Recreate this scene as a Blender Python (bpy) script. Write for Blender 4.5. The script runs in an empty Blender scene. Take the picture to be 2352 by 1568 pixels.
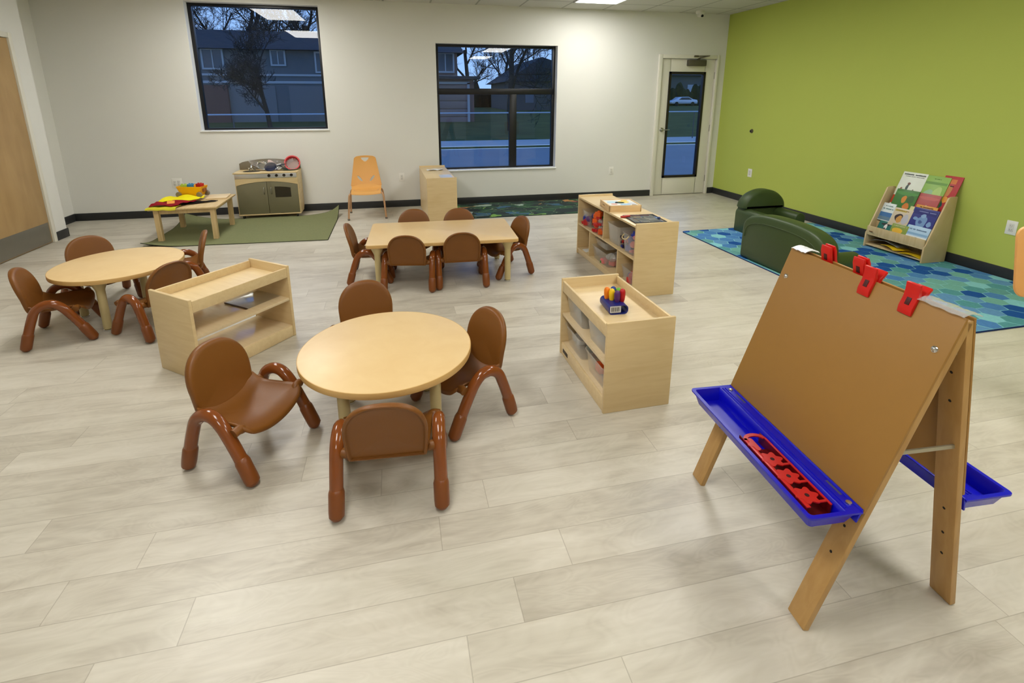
import bpy, bmesh, math, random
from mathutils import Vector, Matrix, Euler
random.seed(11)
PI = math.pi
scn = bpy.context.scene
COL = scn.collection

# ------------------------------------------------------------------ materials
def lin(c):
    def f(v):
        v /= 255.0
        return v / 12.92 if v <= 0.04045 else ((v + 0.055) / 1.055) ** 2.4
    return (f(c[0]), f(c[1]), f(c[2]), 1.0)

def N(nt, typ, **kw):
    n = nt.nodes.new(typ)
    for k, v in kw.items():
        if k.startswith('i_'):
            key = k[2:]
            n.inputs[int(key) if key.isdigit() else key].default_value = v
        else:
            setattr(n, k, v)
    return n

def base_mat(name):
    m = bpy.data.materials.new(name); m.use_nodes = True
    nt = m.node_tree
    return m, nt, nt.nodes['Principled BSDF'], nt.links

MATS = {}
def plain(name, rgb, rough=0.5, spec=0.5, metal=0.0, var=0.04, scale=18.0, bump=0.0, coat=0.0):
    """colour with a faint procedural variation"""
    if name in MATS: return MATS[name]
    m, nt, b, L = base_mat(name)
    tc = N(nt, 'ShaderNodeTexCoord')
    no = N(nt, 'ShaderNodeTexNoise', i_Scale=scale, i_Detail=3.0)
    L.new(tc.outputs['Object'], no.inputs['Vector'])
    c = lin(rgb)
    mx = N(nt, 'ShaderNodeMix', data_type='RGBA')
    mx.inputs['A'].default_value = tuple(x * (1 - var) for x in c[:3]) + (1,)
    mx.inputs['B'].default_value = tuple(min(1, x * (1 + var)) for x in c[:3]) + (1,)
    L.new(no.outputs['Fac'], mx.inputs['Factor'])
    L.new(mx.outputs['Result'], b.inputs['Base Color'])
    b.inputs['Roughness'].default_value = rough
    b.inputs['Specular IOR Level'].default_value = spec
    b.inputs['Metallic'].default_value = metal
    if coat: b.inputs['Coat Weight'].default_value = coat; b.inputs['Coat Roughness'].default_value = 0.08
    if bump:
        n2 = N(nt, 'ShaderNodeTexNoise', i_Scale=scale * 14, i_Detail=2.0)
        L.new(tc.outputs['Object'], n2.inputs['Vector'])
        bp = N(nt, 'ShaderNodeBump', i_Strength=bump, i_Distance=0.002)
        L.new(n2.outputs['Fac'], bp.inputs['Height']); L.new(bp.outputs['Normal'], b.inputs['Normal'])
    MATS[name] = m
    return m

def wood(name, light, dark, rough=0.4, stretch=(2.0, 30.0, 30.0), spec=0.4, mid=0.5):
    if name in MATS: return MATS[name]
    m, nt, b, L = base_mat(name)
    tc = N(nt, 'ShaderNodeTexCoord')
    mp = N(nt, 'ShaderNodeMapping'); mp.inputs['Scale'].default_value = stretch
    L.new(tc.outputs['Object'], mp.inputs['Vector'])
    n1 = N(nt, 'ShaderNodeTexNoise', i_Scale=1.6, i_Detail=5.0, i_Distortion=0.6)
    L.new(mp.outputs['Vector'], n1.inputs['Vector'])
    n2 = N(nt, 'ShaderNodeTexNoise', i_Scale=3.0, i_Detail=2.0)
    L.new(tc.outputs['Object'], n2.inputs['Vector'])
    ad = N(nt, 'ShaderNodeMath', operation='MULTIPLY_ADD')
    L.new(n2.outputs['Fac'], ad.inputs[0]); ad.inputs[1].default_value = 0.5
    L.new(n1.outputs['Fac'], ad.inputs[2])
    rp = N(nt, 'ShaderNodeValToRGB')
    rp.color_ramp.elements[0].position = 0.45; rp.color_ramp.elements[0].color = lin(dark)
    rp.color_ramp.elements[1].position = 0.45 + mid; rp.color_ramp.elements[1].color = lin(light)
    L.new(ad.outputs[0], rp.inputs['Fac']); L.new(rp.outputs['Color'], b.inputs['Base Color'])
    b.inputs['Roughness'].default_value = rough; b.inputs['Specular IOR Level'].default_value = spec
    MATS[name] = m
    return m

def emis(name, rgb, strength):
    m, nt, b, L = base_mat(name)
    b.inputs['Base Color'].default_value = (.9, .9, .9, 1)
    b.inputs['Emission Color'].default_value = rgb + (1,)
    b.inputs['Emission Strength'].default_value = strength
    MATS[name] = m
    return m

def clear(name, tint=(1, 1, 1), haze=0.0, rough=0.02, hazecol=(0.8, 0.8, 0.8), refl=1.0, trans=False):
    """thin clear pane or plastic: transparent + fresnel gloss (+ milky diffuse)"""
    if name in MATS: return MATS[name]
    m, nt, b, L = base_mat(name)
    nt.nodes.remove(b)
    out = nt.nodes['Material Output']
    tr = N(nt, 'ShaderNodeBsdfTransparent'); tr.inputs['Color'].default_value = tint + (1,)
    gl = N(nt, 'ShaderNodeBsdfGlossy', i_Roughness=rough); gl.inputs['Color'].default_value = (refl, refl, refl, 1)
    fr = N(nt, 'ShaderNodeFresnel', i_IOR=1.5)
    gi = N(nt, 'ShaderNodeNewGeometry'); ior = N(nt, 'ShaderNodeMath', operation='MULTIPLY_ADD'); ior.inputs[1].default_value = 1 / 1.5 - 1.5; ior.inputs[2].default_value = 1.5
    L.new(gi.outputs['Backfacing'], ior.inputs[0]); L.new(ior.outputs[0], fr.inputs['IOR'])
    df = N(nt, 'ShaderNodeBsdfDiffuse'); df.inputs['Color'].default_value = hazecol + (1,)
    m1 = N(nt, 'ShaderNodeMixShader', i_Fac=haze)
    if trans:
        tl = N(nt, 'ShaderNodeBsdfTranslucent'); tl.inputs['Color'].default_value = hazecol + (1,)
        md = N(nt, 'ShaderNodeMixShader', i_Fac=.5); L.new(df.outputs[0], md.inputs[1]); L.new(tl.outputs[0], md.inputs[2]); df = md
    L.new(tr.outputs[0], m1.inputs[1]); L.new(df.outputs[0], m1.inputs[2])
    m2 = N(nt, 'ShaderNodeMixShader')
    L.new(fr.outputs[0], m2.inputs[0]); L.new(m1.outputs[0], m2.inputs[1]); L.new(gl.outputs[0], m2.inputs[2])
    L.new(m2.outputs[0], out.inputs['Surface'])
    MATS[name] = m
    return m

# ------------------------------------------------------------------ mesh building
class MB:
    def __init__(s):
        s.v = []; s.f = []; s.m = []
    def add(s, vs, fs, mi=0, M=None):
        o = len(s.v)
        for p in vs:
            p = Vector(p)
            s.v.append(M @ p if M else p)
        for f in fs:
            s.f.append([i + o for i in f]); s.m.append(mi)
        return s
    def bm(s, b, mi=0, M=None):
        b.verts.ensure_lookup_table(); b.verts.index_update()
        s.add([v.co.copy() for v in b.verts], [[v.index for v in f.verts] for f in b.faces], mi, M)
        b.free(); return s
    def box(s, lo, hi, bev=0.0, seg=2, mi=0, M=None):
        b = bmesh.new()
        bmesh.ops.create_cube(b, size=1.0)
        sx, sy, sz = (hi[i] - lo[i] for i in range(3))
        for v in b.verts:
            v.co = Vector((lo[0] + (v.co.x + .5) * sx, lo[1] + (v.co.y + .5) * sy, lo[2] + (v.co.z + .5) * sz))
        if bev > 0:
            bmesh.ops.bevel(b, geom=list(b.edges), offset=min(bev, .49 * min(abs(sx), abs(sy), abs(sz))), segments=seg, profile=.5, affect='EDGES')
        return s.bm(b, mi, M)
    def tube(s, path, r, seg=14, mi=0, M=None, round_ends=False, rs=None, closed=False):
        P = [Vector(p) for p in path]
        R = list(rs) if rs else [r] * len(P)
        if round_ends and not closed:
            def cap(p, d, rr):
                return [(p + d * (rr * (1 - math.cos(a)) - rr), rr * math.sin(a)) for a in ()]
            d0 = (P[1] - P[0]).normalized(); d1 = (P[-1] - P[-2]).normalized()
            k = (.12, .4, .68, .9)
            pre = [(P[0] + d0 * R[0] * (1 - math.sqrt(1 - (1 - (1 - t)) ** 2) if False else R[0] and (1 - math.cos(math.asin(1))) * 0), 0) for t in ()]
            a = [math.radians(x) for x in (12, 35, 60)]
            s0 = [(P[0] - d0 * 0 + d0 * (R[0] * (1 - math.sin(math.acos(1)) - math.cos(x))), R[0] * math.sin(x)) for x in a]
            s0 = [(P[0] + d0 * R[0] * (1 - math.cos(x)), R[0] * math.sin(x)) for x in a]
            s1 = [(P[-1] - d1 * R[-1] * (1 - math.cos(x)), R[-1] * math.sin(x)) for x in reversed(a)]
            P = [q for q, _ in s0] + [P[0] + d0 * R[0]] + P[1:-1] + [P[-1] - d1 * R[-1]] + [q for q, _ in s1]
            R = [q for _, q in s0] + [R[0]] + R[1:-1] + [R[-1]] + [q for _, q in s1]
        n = len(P); vs = []; up = None
        for i in range(n):
            if closed: t = P[(i + 1) % n] - P[i - 1]
            else: t = P[min(i + 1, n - 1)] - P[max(i - 1, 0)]
            t.normalize()
            if up is None:
                up = Vector((0, 0, 1)) if abs(t.z) < .9 else Vector((1, 0, 0))
            x = up - t * up.dot(t)
            if x.length < 1e-5: x = t.orthogonal()
            x.normalize(); y = t.cross(x); up = x
            for k in range(seg):
                a = 2 * PI * k / seg
                vs.append(P[i] + (x * math.cos(a) + y * math.sin(a)) * R[i])
        fs = []
        for i in range(n if closed else n - 1):
            j = (i + 1) % n
            for k in range(seg):
                l = (k + 1) % seg
                fs.append([i * seg + k, i * seg + l, j * seg + l, j * seg + k])
        if not closed:
            fs.append([k for k in range(seg)][::-1]); fs.append([(n - 1) * seg + k for k in range(seg)])
        return s.add(vs, fs, mi, M)
    def lathe(s, prof, seg=32, mi=0, M=None):
        vs = []; fs = []
        for r, z in prof:
            for k in range(seg):
                a = 2 * PI * k / seg
                vs.append((max(r, 1e-5) * math.cos(a), max(r, 1e-5) * math.sin(a), z))
        for i in range(len(prof) - 1):
            for k in range(seg):
                l = (k + 1) % seg
                fs.append([i * seg + k, i * seg + l, (i + 1) * seg + l, (i + 1) * seg + k])
        fs.append([k for k in range(seg)][::-1]); fs.append([(len(prof) - 1) * seg + k for k in range(seg)])
        return s.add(vs, fs, mi, M)
    def prism(s, poly, h0, h1, axis='z', mi=0, M=None, bev=0.0):
        b = bmesh.new()
        def mk(p, h):
            if axis == 'z': return (p[0], p[1], h)
            if axis == 'y': return (p[0], h, p[1])
            return (h, p[0], p[1])
        lo = [b.verts.new(mk(p, h0)) for p in poly]; hi = [b.verts.new(mk(p, h1)) for p in poly]
        n = len(poly)
        b.faces.new(lo[::-1]); b.faces.new(hi)
        for i in range(n):
            j = (i + 1) % n
            b.faces.new((lo[i], lo[j], hi[j], hi[i]))
        bmesh.ops.recalc_face_normals(b, faces=list(b.faces))
        if bev > 0:
            eds = [e for e in b.edges if len(e.link_faces) == 2 and e.calc_face_angle(0) > .6]
            bmesh.ops.bevel(b, geom=eds, offset=bev, segments=2, profile=.5, affect='EDGES')
        return s.bm(b, mi, M)
    def ring(s, outline, center, prof, fn, mi=0, M=None):
        """solid grown from a 2-D outline: prof = [(scale, depth)...] from the front centre round the rim to the back centre"""
        vs = []; fs = []; n = len(outline)
        for sc, d in prof:
            for (a, b) in outline:
                vs.append(fn(center[0] + (a - center[0]) * sc, center[1] + (b - center[1]) * sc, d, sc))
        for i in range(len(prof) - 1):
            for k in range(n):
                l = (k + 1) % n
                fs.append([i * n + k, i * n + l, (i + 1) * n + l, (i + 1) * n + k])
        fs.append([k for k in range(n)][::-1]); fs.append([(len(prof) - 1) * n + k for k in range(n)])
        return s.add(vs, fs, mi, M)
    def grid(s, nu, nv, fn, mi=0, M=None, thick=0.0):
        vs = [fn(i / (nu - 1), j / (nv - 1)) for j in range(nv) for i in range(nu)]
        fs = [[j * nu + i, j * nu + i + 1, (j + 1) * nu + i + 1, (j + 1) * nu + i] for j in range(nv - 1) for i in range(nu - 1)]
        if thick:
            o = len(vs); vs = vs + [Vector(p) - Vector((0, 0, thick)) for p in vs]
            fs2 = [[i + o for i in reversed(f)] for f in fs]
            rim = [i for i in range(nu)] + [j * nu + nu - 1 for j in range(1, nv)] + [(nv - 1) * nu + i for i in range(nu - 2, -1, -1)] + [j * nu for j in range(nv - 2, 0, -1)]
            sd = [[rim[k], rim[k] + o, rim[(k + 1) % len(rim)] + o, rim[(k + 1) % len(rim)]] for k in range(len(rim))]
            fs = fs + fs2 + sd
        return s.add(vs, fs, mi, M)
    def build(s, name, mats, parent=None, angle=38, flat=False, recalc=True):
        me = bpy.data.meshes.new(name)
        me.from_pydata([tuple(p) for p in s.v], [], s.f)
        if not isinstance(mats, (list, tuple)): mats = [mats]
        for m in mats: me.materials.append(m)
        me.polygons.foreach_set('material_index', s.m)
        me.update()
        if recalc:
            b = bmesh.new(); b.from_mesh(me); bmesh.ops.recalc_face_normals(b, faces=list(b.faces)); b.to_mesh(me); b.free()
        if not flat:
            me.polygons.foreach_set('use_smooth', [True] * len(me.polygons))
            me.set_sharp_from_angle(angle=math.radians(angle))
        o = bpy.data.objects.new(name, me); COL.objects.link(o)
        if parent is not None: o.parent = parent
        return o

def thing(name, label, cat, loc=(0, 0, 0), rz=0.0, group=None):
    o = bpy.data.objects.new(name, None); COL.objects.link(o)
    o.empty_display_size = .05
    o.location = loc; o.rotation_euler = (0, 0, rz)
    o['label'] = label; o['category'] = cat
    if group: o['group'] = group
    return o
def tag(o, label, cat, group=None, loc=None, rz=None):
    o['label'] = label; o['category'] = cat
    if group: o['group'] = group
    if loc is not None: o.location = loc
    if rz is not None: o.rotation_euler = (0, 0, rz)
    return o
def struct(o, label=None):
    o['kind'] = 'structure'
    if label: o['label'] = label
    return o
def dup(root, loc, rz, label, group=None):
    r = root.copy(); COL.objects.link(r)
    r.location = loc; r.rotation_euler = (0, 0, rz); r['label'] = label
    if group: r['group'] = group
    for ch in list(root.children):
        c = ch.copy(); COL.objects.link(c); c.parent = r
        for g in list(ch.children):
            d = g.copy(); COL.objects.link(d); d.parent = c
    return r
def T(x, y, z): return Matrix.Translation((x, y, z))
def RZ(a): return Matrix.Rotation(a, 4, 'Z')
def RX(a): return Matrix.Rotation(a, 4, 'X')
def RY(a): return Matrix.Rotation(a, 4, 'Y')
def spline(pts, n=8):
    P = [Vector(p) for p in pts]; out = []
    for i in range(len(P) - 1):
        p0 = P[max(i - 1, 0)]; p1 = P[i]; p2 = P[i + 1]; p3 = P[min(i + 2, len(P) - 1)]
        for k in range(n):
            t = k / n
            out.append(.5 * ((2 * p1) + (p2 - p0) * t + (2 * p0 - 5 * p1 + 4 * p2 - p3) * t * t + (3 * p1 - p0 - 3 * p2 + p3) * t ** 3))
    out.append(P[-1]); return out

# ------------------------------------------------------------------ palette
def wall_mat(name, rgb):
    return plain(name, rgb, rough=.75, spec=.25, var=.012, scale=2.0, bump=.05)
WHITE = wall_mat('white_paint', (224, 223, 216))
GREEN = wall_mat('green_paint', (180, 192, 92))
TRIMW = plain('white_trim', (224, 221, 207), .45, .4, var=.01)
BASEB = plain('charcoal_vinyl_base', (44, 45, 46), .45, .4)
BLACKF = plain('black_frame', (14, 14, 16), .35, .4)
BIRCH = wood('birch_ply', (219, 194, 147), (209, 181, 132), .38, (3, 3, 26))
BIRCHX = wood('birch_ply_long', (223, 199, 153), (213, 186, 138), .36, (26, 3, 26))
BIRCHG = wood('birch_lacquered', (220, 198, 160), (212, 188, 148), .14, (26, 3, 26), .6)
BIRCHE = wood('birch_edge', (228, 204, 160), (205, 172, 124), .5)
MAPLE = wood('maple_laminate', (226, 196, 144), (221, 189, 136), .33, (7, 7, 7), .45)
MAPLEE = plain('maple_edge_band', (205, 165, 102), .4)
CREAM = plain('cream_leg_paint', (196, 178, 128), .35, .5)
BROWN = plain('brown_plastic_shell', (120, 73, 24), .42, .38, var=.03, bump=.12)
BROWNT = plain('brown_gloss_tube', (126, 66, 24), .14, .55, var=.02)
BROWNS = plain('brown_sleeve', (120, 64, 22), .33, .45, var=.03)
STEEL = plain('brushed_steel', (170, 168, 160), .32, .5, 1.0)
CHROME = plain('chrome', (225, 225, 225), .08, .5, 1.0)
DARKMET = plain('grey_bronze_metal', (104, 98, 84), .4, .5, .6)

# floor -------------------------------------------------------------------------
def floor_mat():
    m, nt, b, L = base_mat('pale_plank_vinyl')
    geo = N(nt, 'ShaderNodeNewGeometry')
    sp = N(nt, 'ShaderNodeSeparateXYZ'); L.new(geo.outputs['Position'], sp.inputs[0])
    def mth(op, a, bb=None, c=None):
        n = N(nt, 'ShaderNodeMath', operation=op)
        for i, v in enumerate((a, bb, c)):
            if v is None: continue
            if isinstance(v, (int, float)): n.inputs[i].default_value = v
            else: L.new(v, n.inputs[i])
        return n.outputs[0]
    W = .1475; LEN = 1.18
    v = mth('DIVIDE', mth('ADD', sp.outputs['Y'], 10 - 1.2225 + W * 8), W)
    row = mth('FLOOR', v); fv = mth('FRACT', v)
    wn = N(nt, 'ShaderNodeTexWhiteNoise', noise_dimensions='1D'); L.new(row, wn.inputs['W'])
    u = mth('DIVIDE', mth('ADD', mth('ADD', sp.outputs['X'], 20.0), mth('MULTIPLY', wn.outputs['Value'], LEN)), LEN)
    colm = mth('FLOOR', u); fu = mth('FRACT', u)
    cb = N(nt, 'ShaderNodeCombineXYZ'); L.new(colm, cb.inputs[0]); L.new(row, cb.inputs[1])
    w2 = N(nt, 'ShaderNodeTexWhiteNoise', noise_dimensions='2D'); L.new(cb.outputs[0], w2.inputs['Vector'])
    rid = w2.outputs['Value']
    # grain
    gx = mth('MULTIPLY_ADD', rid, 37.0, mth('MULTIPLY', sp.outputs['X'], 1.7))
    gy = mth('MULTIPLY_ADD', rid, 91.0, mth('MULTIPLY', sp.outputs['Y'], 22.0))
    gc = N(nt, 'ShaderNodeCombineXYZ'); L.new(gx, gc.inputs[0]); L.new(gy, gc.inputs[1])
    n1 = N(nt, 'ShaderNodeTexNoise', i_Scale=1.5, i_Detail=5.0, i_Distortion=.8); L.new(gc.outputs[0], n1.inputs['Vector'])
    gx2 = mth('MULTIPLY_ADD', rid, 13.0, mth('MULTIPLY', sp.outputs['X'], 2.2))
    gy2 = mth('MULTIPLY_ADD', rid, 57.0, mth('MULTIPLY', sp.outputs['Y'], 6.0))
    gc2 = N(nt, 'ShaderNodeCombineXYZ'); L.new(gx2, gc2.inputs[0]); L.new(gy2, gc2.inputs[1])
    n2 = N(nt, 'ShaderNodeTexNoise', i_Scale=1.3, i_Detail=4.0, i_Distortion=1.2); L.new(gc2.outputs[0], n2.inputs['Vector'])
    wv = N(nt, 'ShaderNodeTexNoise', i_Scale=1.0, i_Detail=1.0, i_Distortion=3.0); L.new(gc2.outputs[0], wv.inputs['Vector'])
    rings = mth('PINGPONG', mth('MULTIPLY', wv.outputs['Fac'], 16.0), 1.0)
    t = mth('ADD', mth('MULTIPLY', rid, .17), mth('ADD', mth('MULTIPLY', n1.outputs['Fac'], .30), mth('ADD', mth('MULTIPLY', n2.outputs['Fac'], .50), mth('MULTIPLY', rings, .05))))
    rp = N(nt, 'ShaderNodeValToRGB'); cr = rp.color_ramp
    cr.elements[0].position = .28; cr.elements[0].color = lin((168, 159, 143))
    cr.elements[1].position = .80; cr.elements[1].color = lin((217, 211, 197))
    e = cr.elements.new(.50); e.color = lin((196, 189, 173))
    L.new(t, rp.inputs['Fac'])
    # seams
    ev = mth('MINIMUM', fv, mth('SUBTRACT', 1.0, fv)); eu = mth('MINIMUM', fu, mth('SUBTRACT', 1.0, fu))
    sv = mth('LESS_THAN', ev, .009); su = mth('LESS_THAN', eu, .0014)
    sm = mth('MULTIPLY', mth('MAXIMUM', sv, su), .38)
    mx = N(nt, 'ShaderNodeMix', data_type='RGBA'); L.new(sm, mx.inputs['Factor'])
    L.new(rp.outputs['Color'], mx.inputs['A']); mx.inputs['B'].default_value = lin((120, 108, 90))
    L.new(mx.outputs['Result'], b.inputs['Base Color'])
    rr = mth('MULTIPLY_ADD', n1.outputs['Fac'], .18, .26); L.new(rr, b.inputs['Roughness'])
    b.inputs['Specular IOR Level'].default_value = .5
    bp = N(nt, 'ShaderNodeBump', i_Strength=.12, i_Distance=.001); L.new(n1.outputs['Fac'], bp.inputs['Height']); L.new(bp.outputs['Normal'], b.inputs['Normal'])
    return m
FLOOR = floor_mat()

def ceil_mat():
    m, nt, b, L = base_mat('ceiling_tiles')
    geo = N(nt, 'ShaderNodeNewGeometry')
    sp = N(nt, 'ShaderNodeSeparateXYZ'); L.new(geo.outputs['Position'], sp.inputs[0])
    def mth(op, a, bb=None):
        n = N(nt, 'ShaderNodeMath', operation=op)
        for i, v in enumerate((a, bb)):
            if v is None: continue
            if isinstance(v, (int, float)): n.inputs[i].default_value = v
            else: L.new(v, n.inputs[i])
        return n.outputs[0]
    g = .61
    es = []
    for ax, o in (('X', 2.38), ('Y', 6.70)):
        f = mth('FRACT', mth('DIVIDE', mth('ADD', sp.outputs[ax], 61.0 - o), g))
        es.append(mth('MINIMUM', f, mth('SUBTRACT', 1.0, f)))
    d = mth('MINIMUM', es[0], es[1])
    ln = mth('LESS_THAN', d, .02)
    no = N(nt, 'ShaderNodeTexNoise', i_Scale=90.0, i_Detail=2.0); L.new(geo.outputs['Position'], no.inputs['Vector'])
    mx = N(nt, 'ShaderNodeMix', data_type='RGBA'); L.new(no.outputs['Fac'], mx.inputs['Factor'])
    mx.inputs['A'].default_value = lin((188, 187, 178)); mx.inputs['B'].default_value = lin((206, 205, 197))
    m2 = N(nt, 'ShaderNodeMix', data_type='RGBA'); L.new(ln, m2.inputs['Factor'])
    L.new(mx.outputs['Result'], m2.inputs['A']); m2.inputs['B'].default_value = lin((158, 157, 148))
    L.new(m2.outputs['Result'], b.inputs['Base Color'])
    b.inputs['Roughness'].default_value = .85
    return m
CEIL = ceil_mat()

# ------------------------------------------------------------------ room
H = 2.734; YB = 7.18; XR = 5.057; XL = -3.66; XLR = -4.01; YP = 6.37; YF = -3.4
struct(MB().box((XLR - .2, YF - .2, -.12), (XR + .2, YB + .2, 0)).build('floor', FLOOR), 'pale grey-beige wood plank floor')
struct(MB().box((XLR - .2, YF - .2, H), (XR + .2, YB + .2, H + .12)).build('ceiling', CEIL), 'white square tile ceiling')

W1 = (-2.415, -.868, 1.105, 2.65); W2 = (.60, 2.342, .50, 2.235); DR = (3.926, 4.932, 0.0, 2.147)
wb = MB()
cuts = sorted([W1, W2, DR]); x = XLR - .2
for (a, b_, z0, z1) in cuts:
    wb.box((x, YB, 0), (a, YB + .2, H))
    if z0 > 0: wb.box((a, YB, 0), (b_, YB + .2, z0))
    wb.box((a, YB, z1), (b_, YB + .2, H)); x = b_
wb.box((x, YB, 0), (XR + .2, YB + .2, H))
struct(wb.build('wall_back', WHITE, flat=True), 'white back wall with two dark windows and a glass door')
struct(MB().box((XR, YF - .2, 0), (XR + .2, YB, H)).build('wall_right', GREEN, flat=True), 'lime green right wall')
D2 = (5.155, 6.17, 2.135)      # left door opening y0,y1,z
wl = MB()
wl.box((XLR, YF - .2, 0), (XL, D2[0], H)); wl.box((XLR, D2[0], D2[2]), (XL, D2[1], H)); wl.box((XLR, D2[1], 0), (XL, YP, H))
wl.box((XLR - .2, YF - .2, 0), (XLR, YB, H))
struct(wl.build('wall_left', WHITE, flat=True), 'white left wall stepping back behind the wood door')
D3 = (2.45, 3.46, 2.135)
wf = MB()
wf.box((XLR - .2, YF - .2, 0), (D3[0], YF, H)); wf.box((D3[0], YF - .2, D3[2]), (D3[1], YF, H)); wf.box((D3[1], YF - .2, 0), (XR + .2, YF, H))
struct(wf.build('wall_front', WHITE, flat=True))

# baseboards
bh = .096
def bbx(name, lo, hi, lab): struct(MB().box(lo, hi, .004).build(name, BASEB), lab)
bb = MB(); bb.box((XLR, YB - .012, 0), (DR[0], YB + .001, bh), .004); bb.box((DR[1], YB - .012, 0), (XR, YB + .001, bh), .004)
struct(bb.build('baseboard_back', BASEB), 'dark vinyl baseboard along the white back wall')
bbx('baseboard_right', (XR - .012, YF, 0), (XR + .001, YB - .012, bh), 'dark vinyl baseboard along the green wall')
bl = MB(); bl.box((XL - .001, YF, 0), (XL + .012, D2[0], bh), .004); bl.box((XL - .001, D2[1], 0), (XL + .012, YP, bh), .004)
bl.box((XLR - .001, YP + .012, 0), (XLR + .012, YB - .012, bh), .004); bl.box((XLR, YP - .001, 0), (XL + .012, YP + .012, bh), .004)
struct(bl.build('baseboard_left', BASEB), 'dark vinyl baseboard around the left wall step')
bbf = MB(); bbf.box((XL, YF - .001, 0), (D3[0], YF + .012, bh), .004); bbf.box((D3[1], YF - .001, 0), (XR, YF + .012, bh), .004)
struct(bbf.build('baseboard_front', BASEB))

# windows
GLASS = clear('window_glass', (.80, .88, .92), 0.0, .0)
def window(n, W, bars, lab):
    x0, x1, z0, z1 = W; yf = 7.285; t = .045
    fr = MB()
    fr.box((x0, yf, z0), (x0 + t, yf + .06, z1), .003); fr.box((x1 - t, yf, z0), (x1, yf + .06, z1), .003)
    fr.box((x0 + t, yf + .0005, z1 - t * .8), (x1 - t, yf + .06, z1), .003); fr.box((x0 + t, yf + .0005, z0), (x1 - t, yf + .06, z0 + t * .6), .003)
    for b4 in bars: fr.box((b4[0], yf - .004, b4[2]), (b4[1], yf + .062, b4[3]), .003)
    w = struct(fr.build('window_%d' % n, BLACKF), lab)
    panes = []
    if bars:
        zt = bars[0][2]; zt1 = bars[0][3]; xm0, xm1 = bars[1][0], bars[1][1]
        panes = [(x0 + t, x1 - t, zt1, z1 - t * .8), (x0 + t, xm0, z0 + t * .6, zt), (xm1, x1 - t, z0 + t * .6, zt)]
    else: panes = [(x0 + t, x1 - t, z0 + t * .6, z1 - t * .8)]
    for p in panes:
        MB().add([(p[0], yf + .03, p[2]), (p[1], yf + .03, p[2]), (p[1], yf + .03, p[3]), (p[0], yf + .03, p[3])], [[0, 1, 2, 3]]).build('window_pane', GLASS, w, flat=True)
    sl = MB(); sl.box((x0 - .012, YB - .018, z0 - .016), (x1 + .012, yf + .002, z0 + .004), .004)
    sl.build('window_sill', plain('white_sill', (238, 238, 236), .3), w)
    lv = MB()
    for (a, b_) in ((x0, x0 + .004), (x1 - .004, x1)): lv.box((a, YB + .001, z0), (b_, yf, z1))
    lv.build('window_jamb', plain('white_jamb', (228, 228, 224), .5), w, flat=True)
    return w
window(1, W1, [], 'black framed single pane window at left showing dusk houses')
window(2, W2, [(W2[0] + .02, W2[1] - .02, 1.561, 1.645), (1.655, 1.762, .52, 1.57)], 'black framed window with transom bar and mullion at centre')

# exit door
dr = MB(); f = .055
dr.box((DR[0], YB - .03, 0), (DR[0] + f, YB + .14, DR[3]), .004); dr.box((DR[1] - f + .02, YB - .03, 0), (DR[1], YB + .14, DR[3]), .004)
dr.box((DR[0] + f, YB - .0295, DR[3] - f), (DR[1] - f + .02, YB + .14, DR[3]), .004)
d1 = struct(dr.build('door_1', TRIMW), 'white exit door with narrow glass light in the back right corner')
sx0, sx1, sz1 = 3.986, 4.892, 2.088; gx0, gx1, gz0, gz1 = 4.124, 4.743, .278, 1.902
ys = YB + .012
sb = MB()
sb.box((sx0, ys, .008), (gx0 + .02, ys + .045, sz1), .002); sb.box((gx1 - .02, ys, .008), (sx1, ys + .045, sz1), .002)
sb.box((gx0 + .01, ys, .008), (gx1 - .01, ys + .045, gz0 + .02), .002); sb.box((gx0 + .01, ys, gz1 - .02), (gx1 - .01, ys + .045, sz1), .002)
slab = sb.build('door_slab', TRIMW, d1)
MB().box((sx0 - .01, ys + .02, 0), (sx1 + .01, ys + .05, .01)).build('threshold', DARKMET, d1)
gf = MB(); k = .038
gf.box((gx0, ys - .012, gz0), (gx0 + k, ys + .05, gz1), .003); gf.box((gx1 - k, ys - .012, gz0), (gx1, ys + .05, gz1), .003)
gf.box((gx0, ys - .012, gz0), (gx1, ys + .05, gz0 + k), .003); gf.box((gx0, ys - .012, gz1 - k), (gx1, ys + .05, gz1), .003)
gf.build('glass_frame', plain('dark_brown_frame', (26, 20, 14), .4), slab)
MB().add([(gx0 + k, ys + .02, gz0 + k), (gx1 - k, ys + .02, gz0 + k), (gx1 - k, ys + .02, gz1 - k), (gx0 + k, ys + .02, gz1 - k)], [[0, 1, 2, 3]]).build('door_glass', GLASS, slab, flat=True)
hd = MB(); hd.lathe([(.0, 0), (.033, 0), (.033, .008), (.02, .014), (.012, .016), (.012, .05), (0, .05)], 20, M=T(4.062, ys, 1.034) @ RX(PI / 2))
hd.tube([(4.062, ys - .048, 1.034), (4.09, ys - .052, 1.034), (4.175, ys - .05, 1.034)], .009, 10, round_ends=True)
hd.build('lever_handle', STEEL, slab)
cl = MB(); cl.box((4.40, ys - .075, 1.985), (4.70, ys, 2.075), .012)
cl.box((4.56, ys - .05, 2.07), (4.60, ys - .02, 2.10), .004)
c_ = cl.build('door_closer', plain('closer_bronze', (92, 88, 74), .42, .4, .3), slab)
ca = MB(); ca.tube([(4.58, ys - .035, 2.10), (4.72, ys - .10, 2.13), (4.52, YB - .035, 2.125)], .008, 8); ca.box((4.49, YB - .055, 2.112), (4.56, YB - .03, 2.138), .004)
ca.build('closer_arm', DARKMET, c_)
hg = MB()
for z in (.25, 1.05, 1.85): hg.tube([(sx1 + .004, ys - .004, z - .05), (sx1 + .004, ys - .004, z + .05)], .007, 8)
hg.build('hinge', STEEL, d1)

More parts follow.
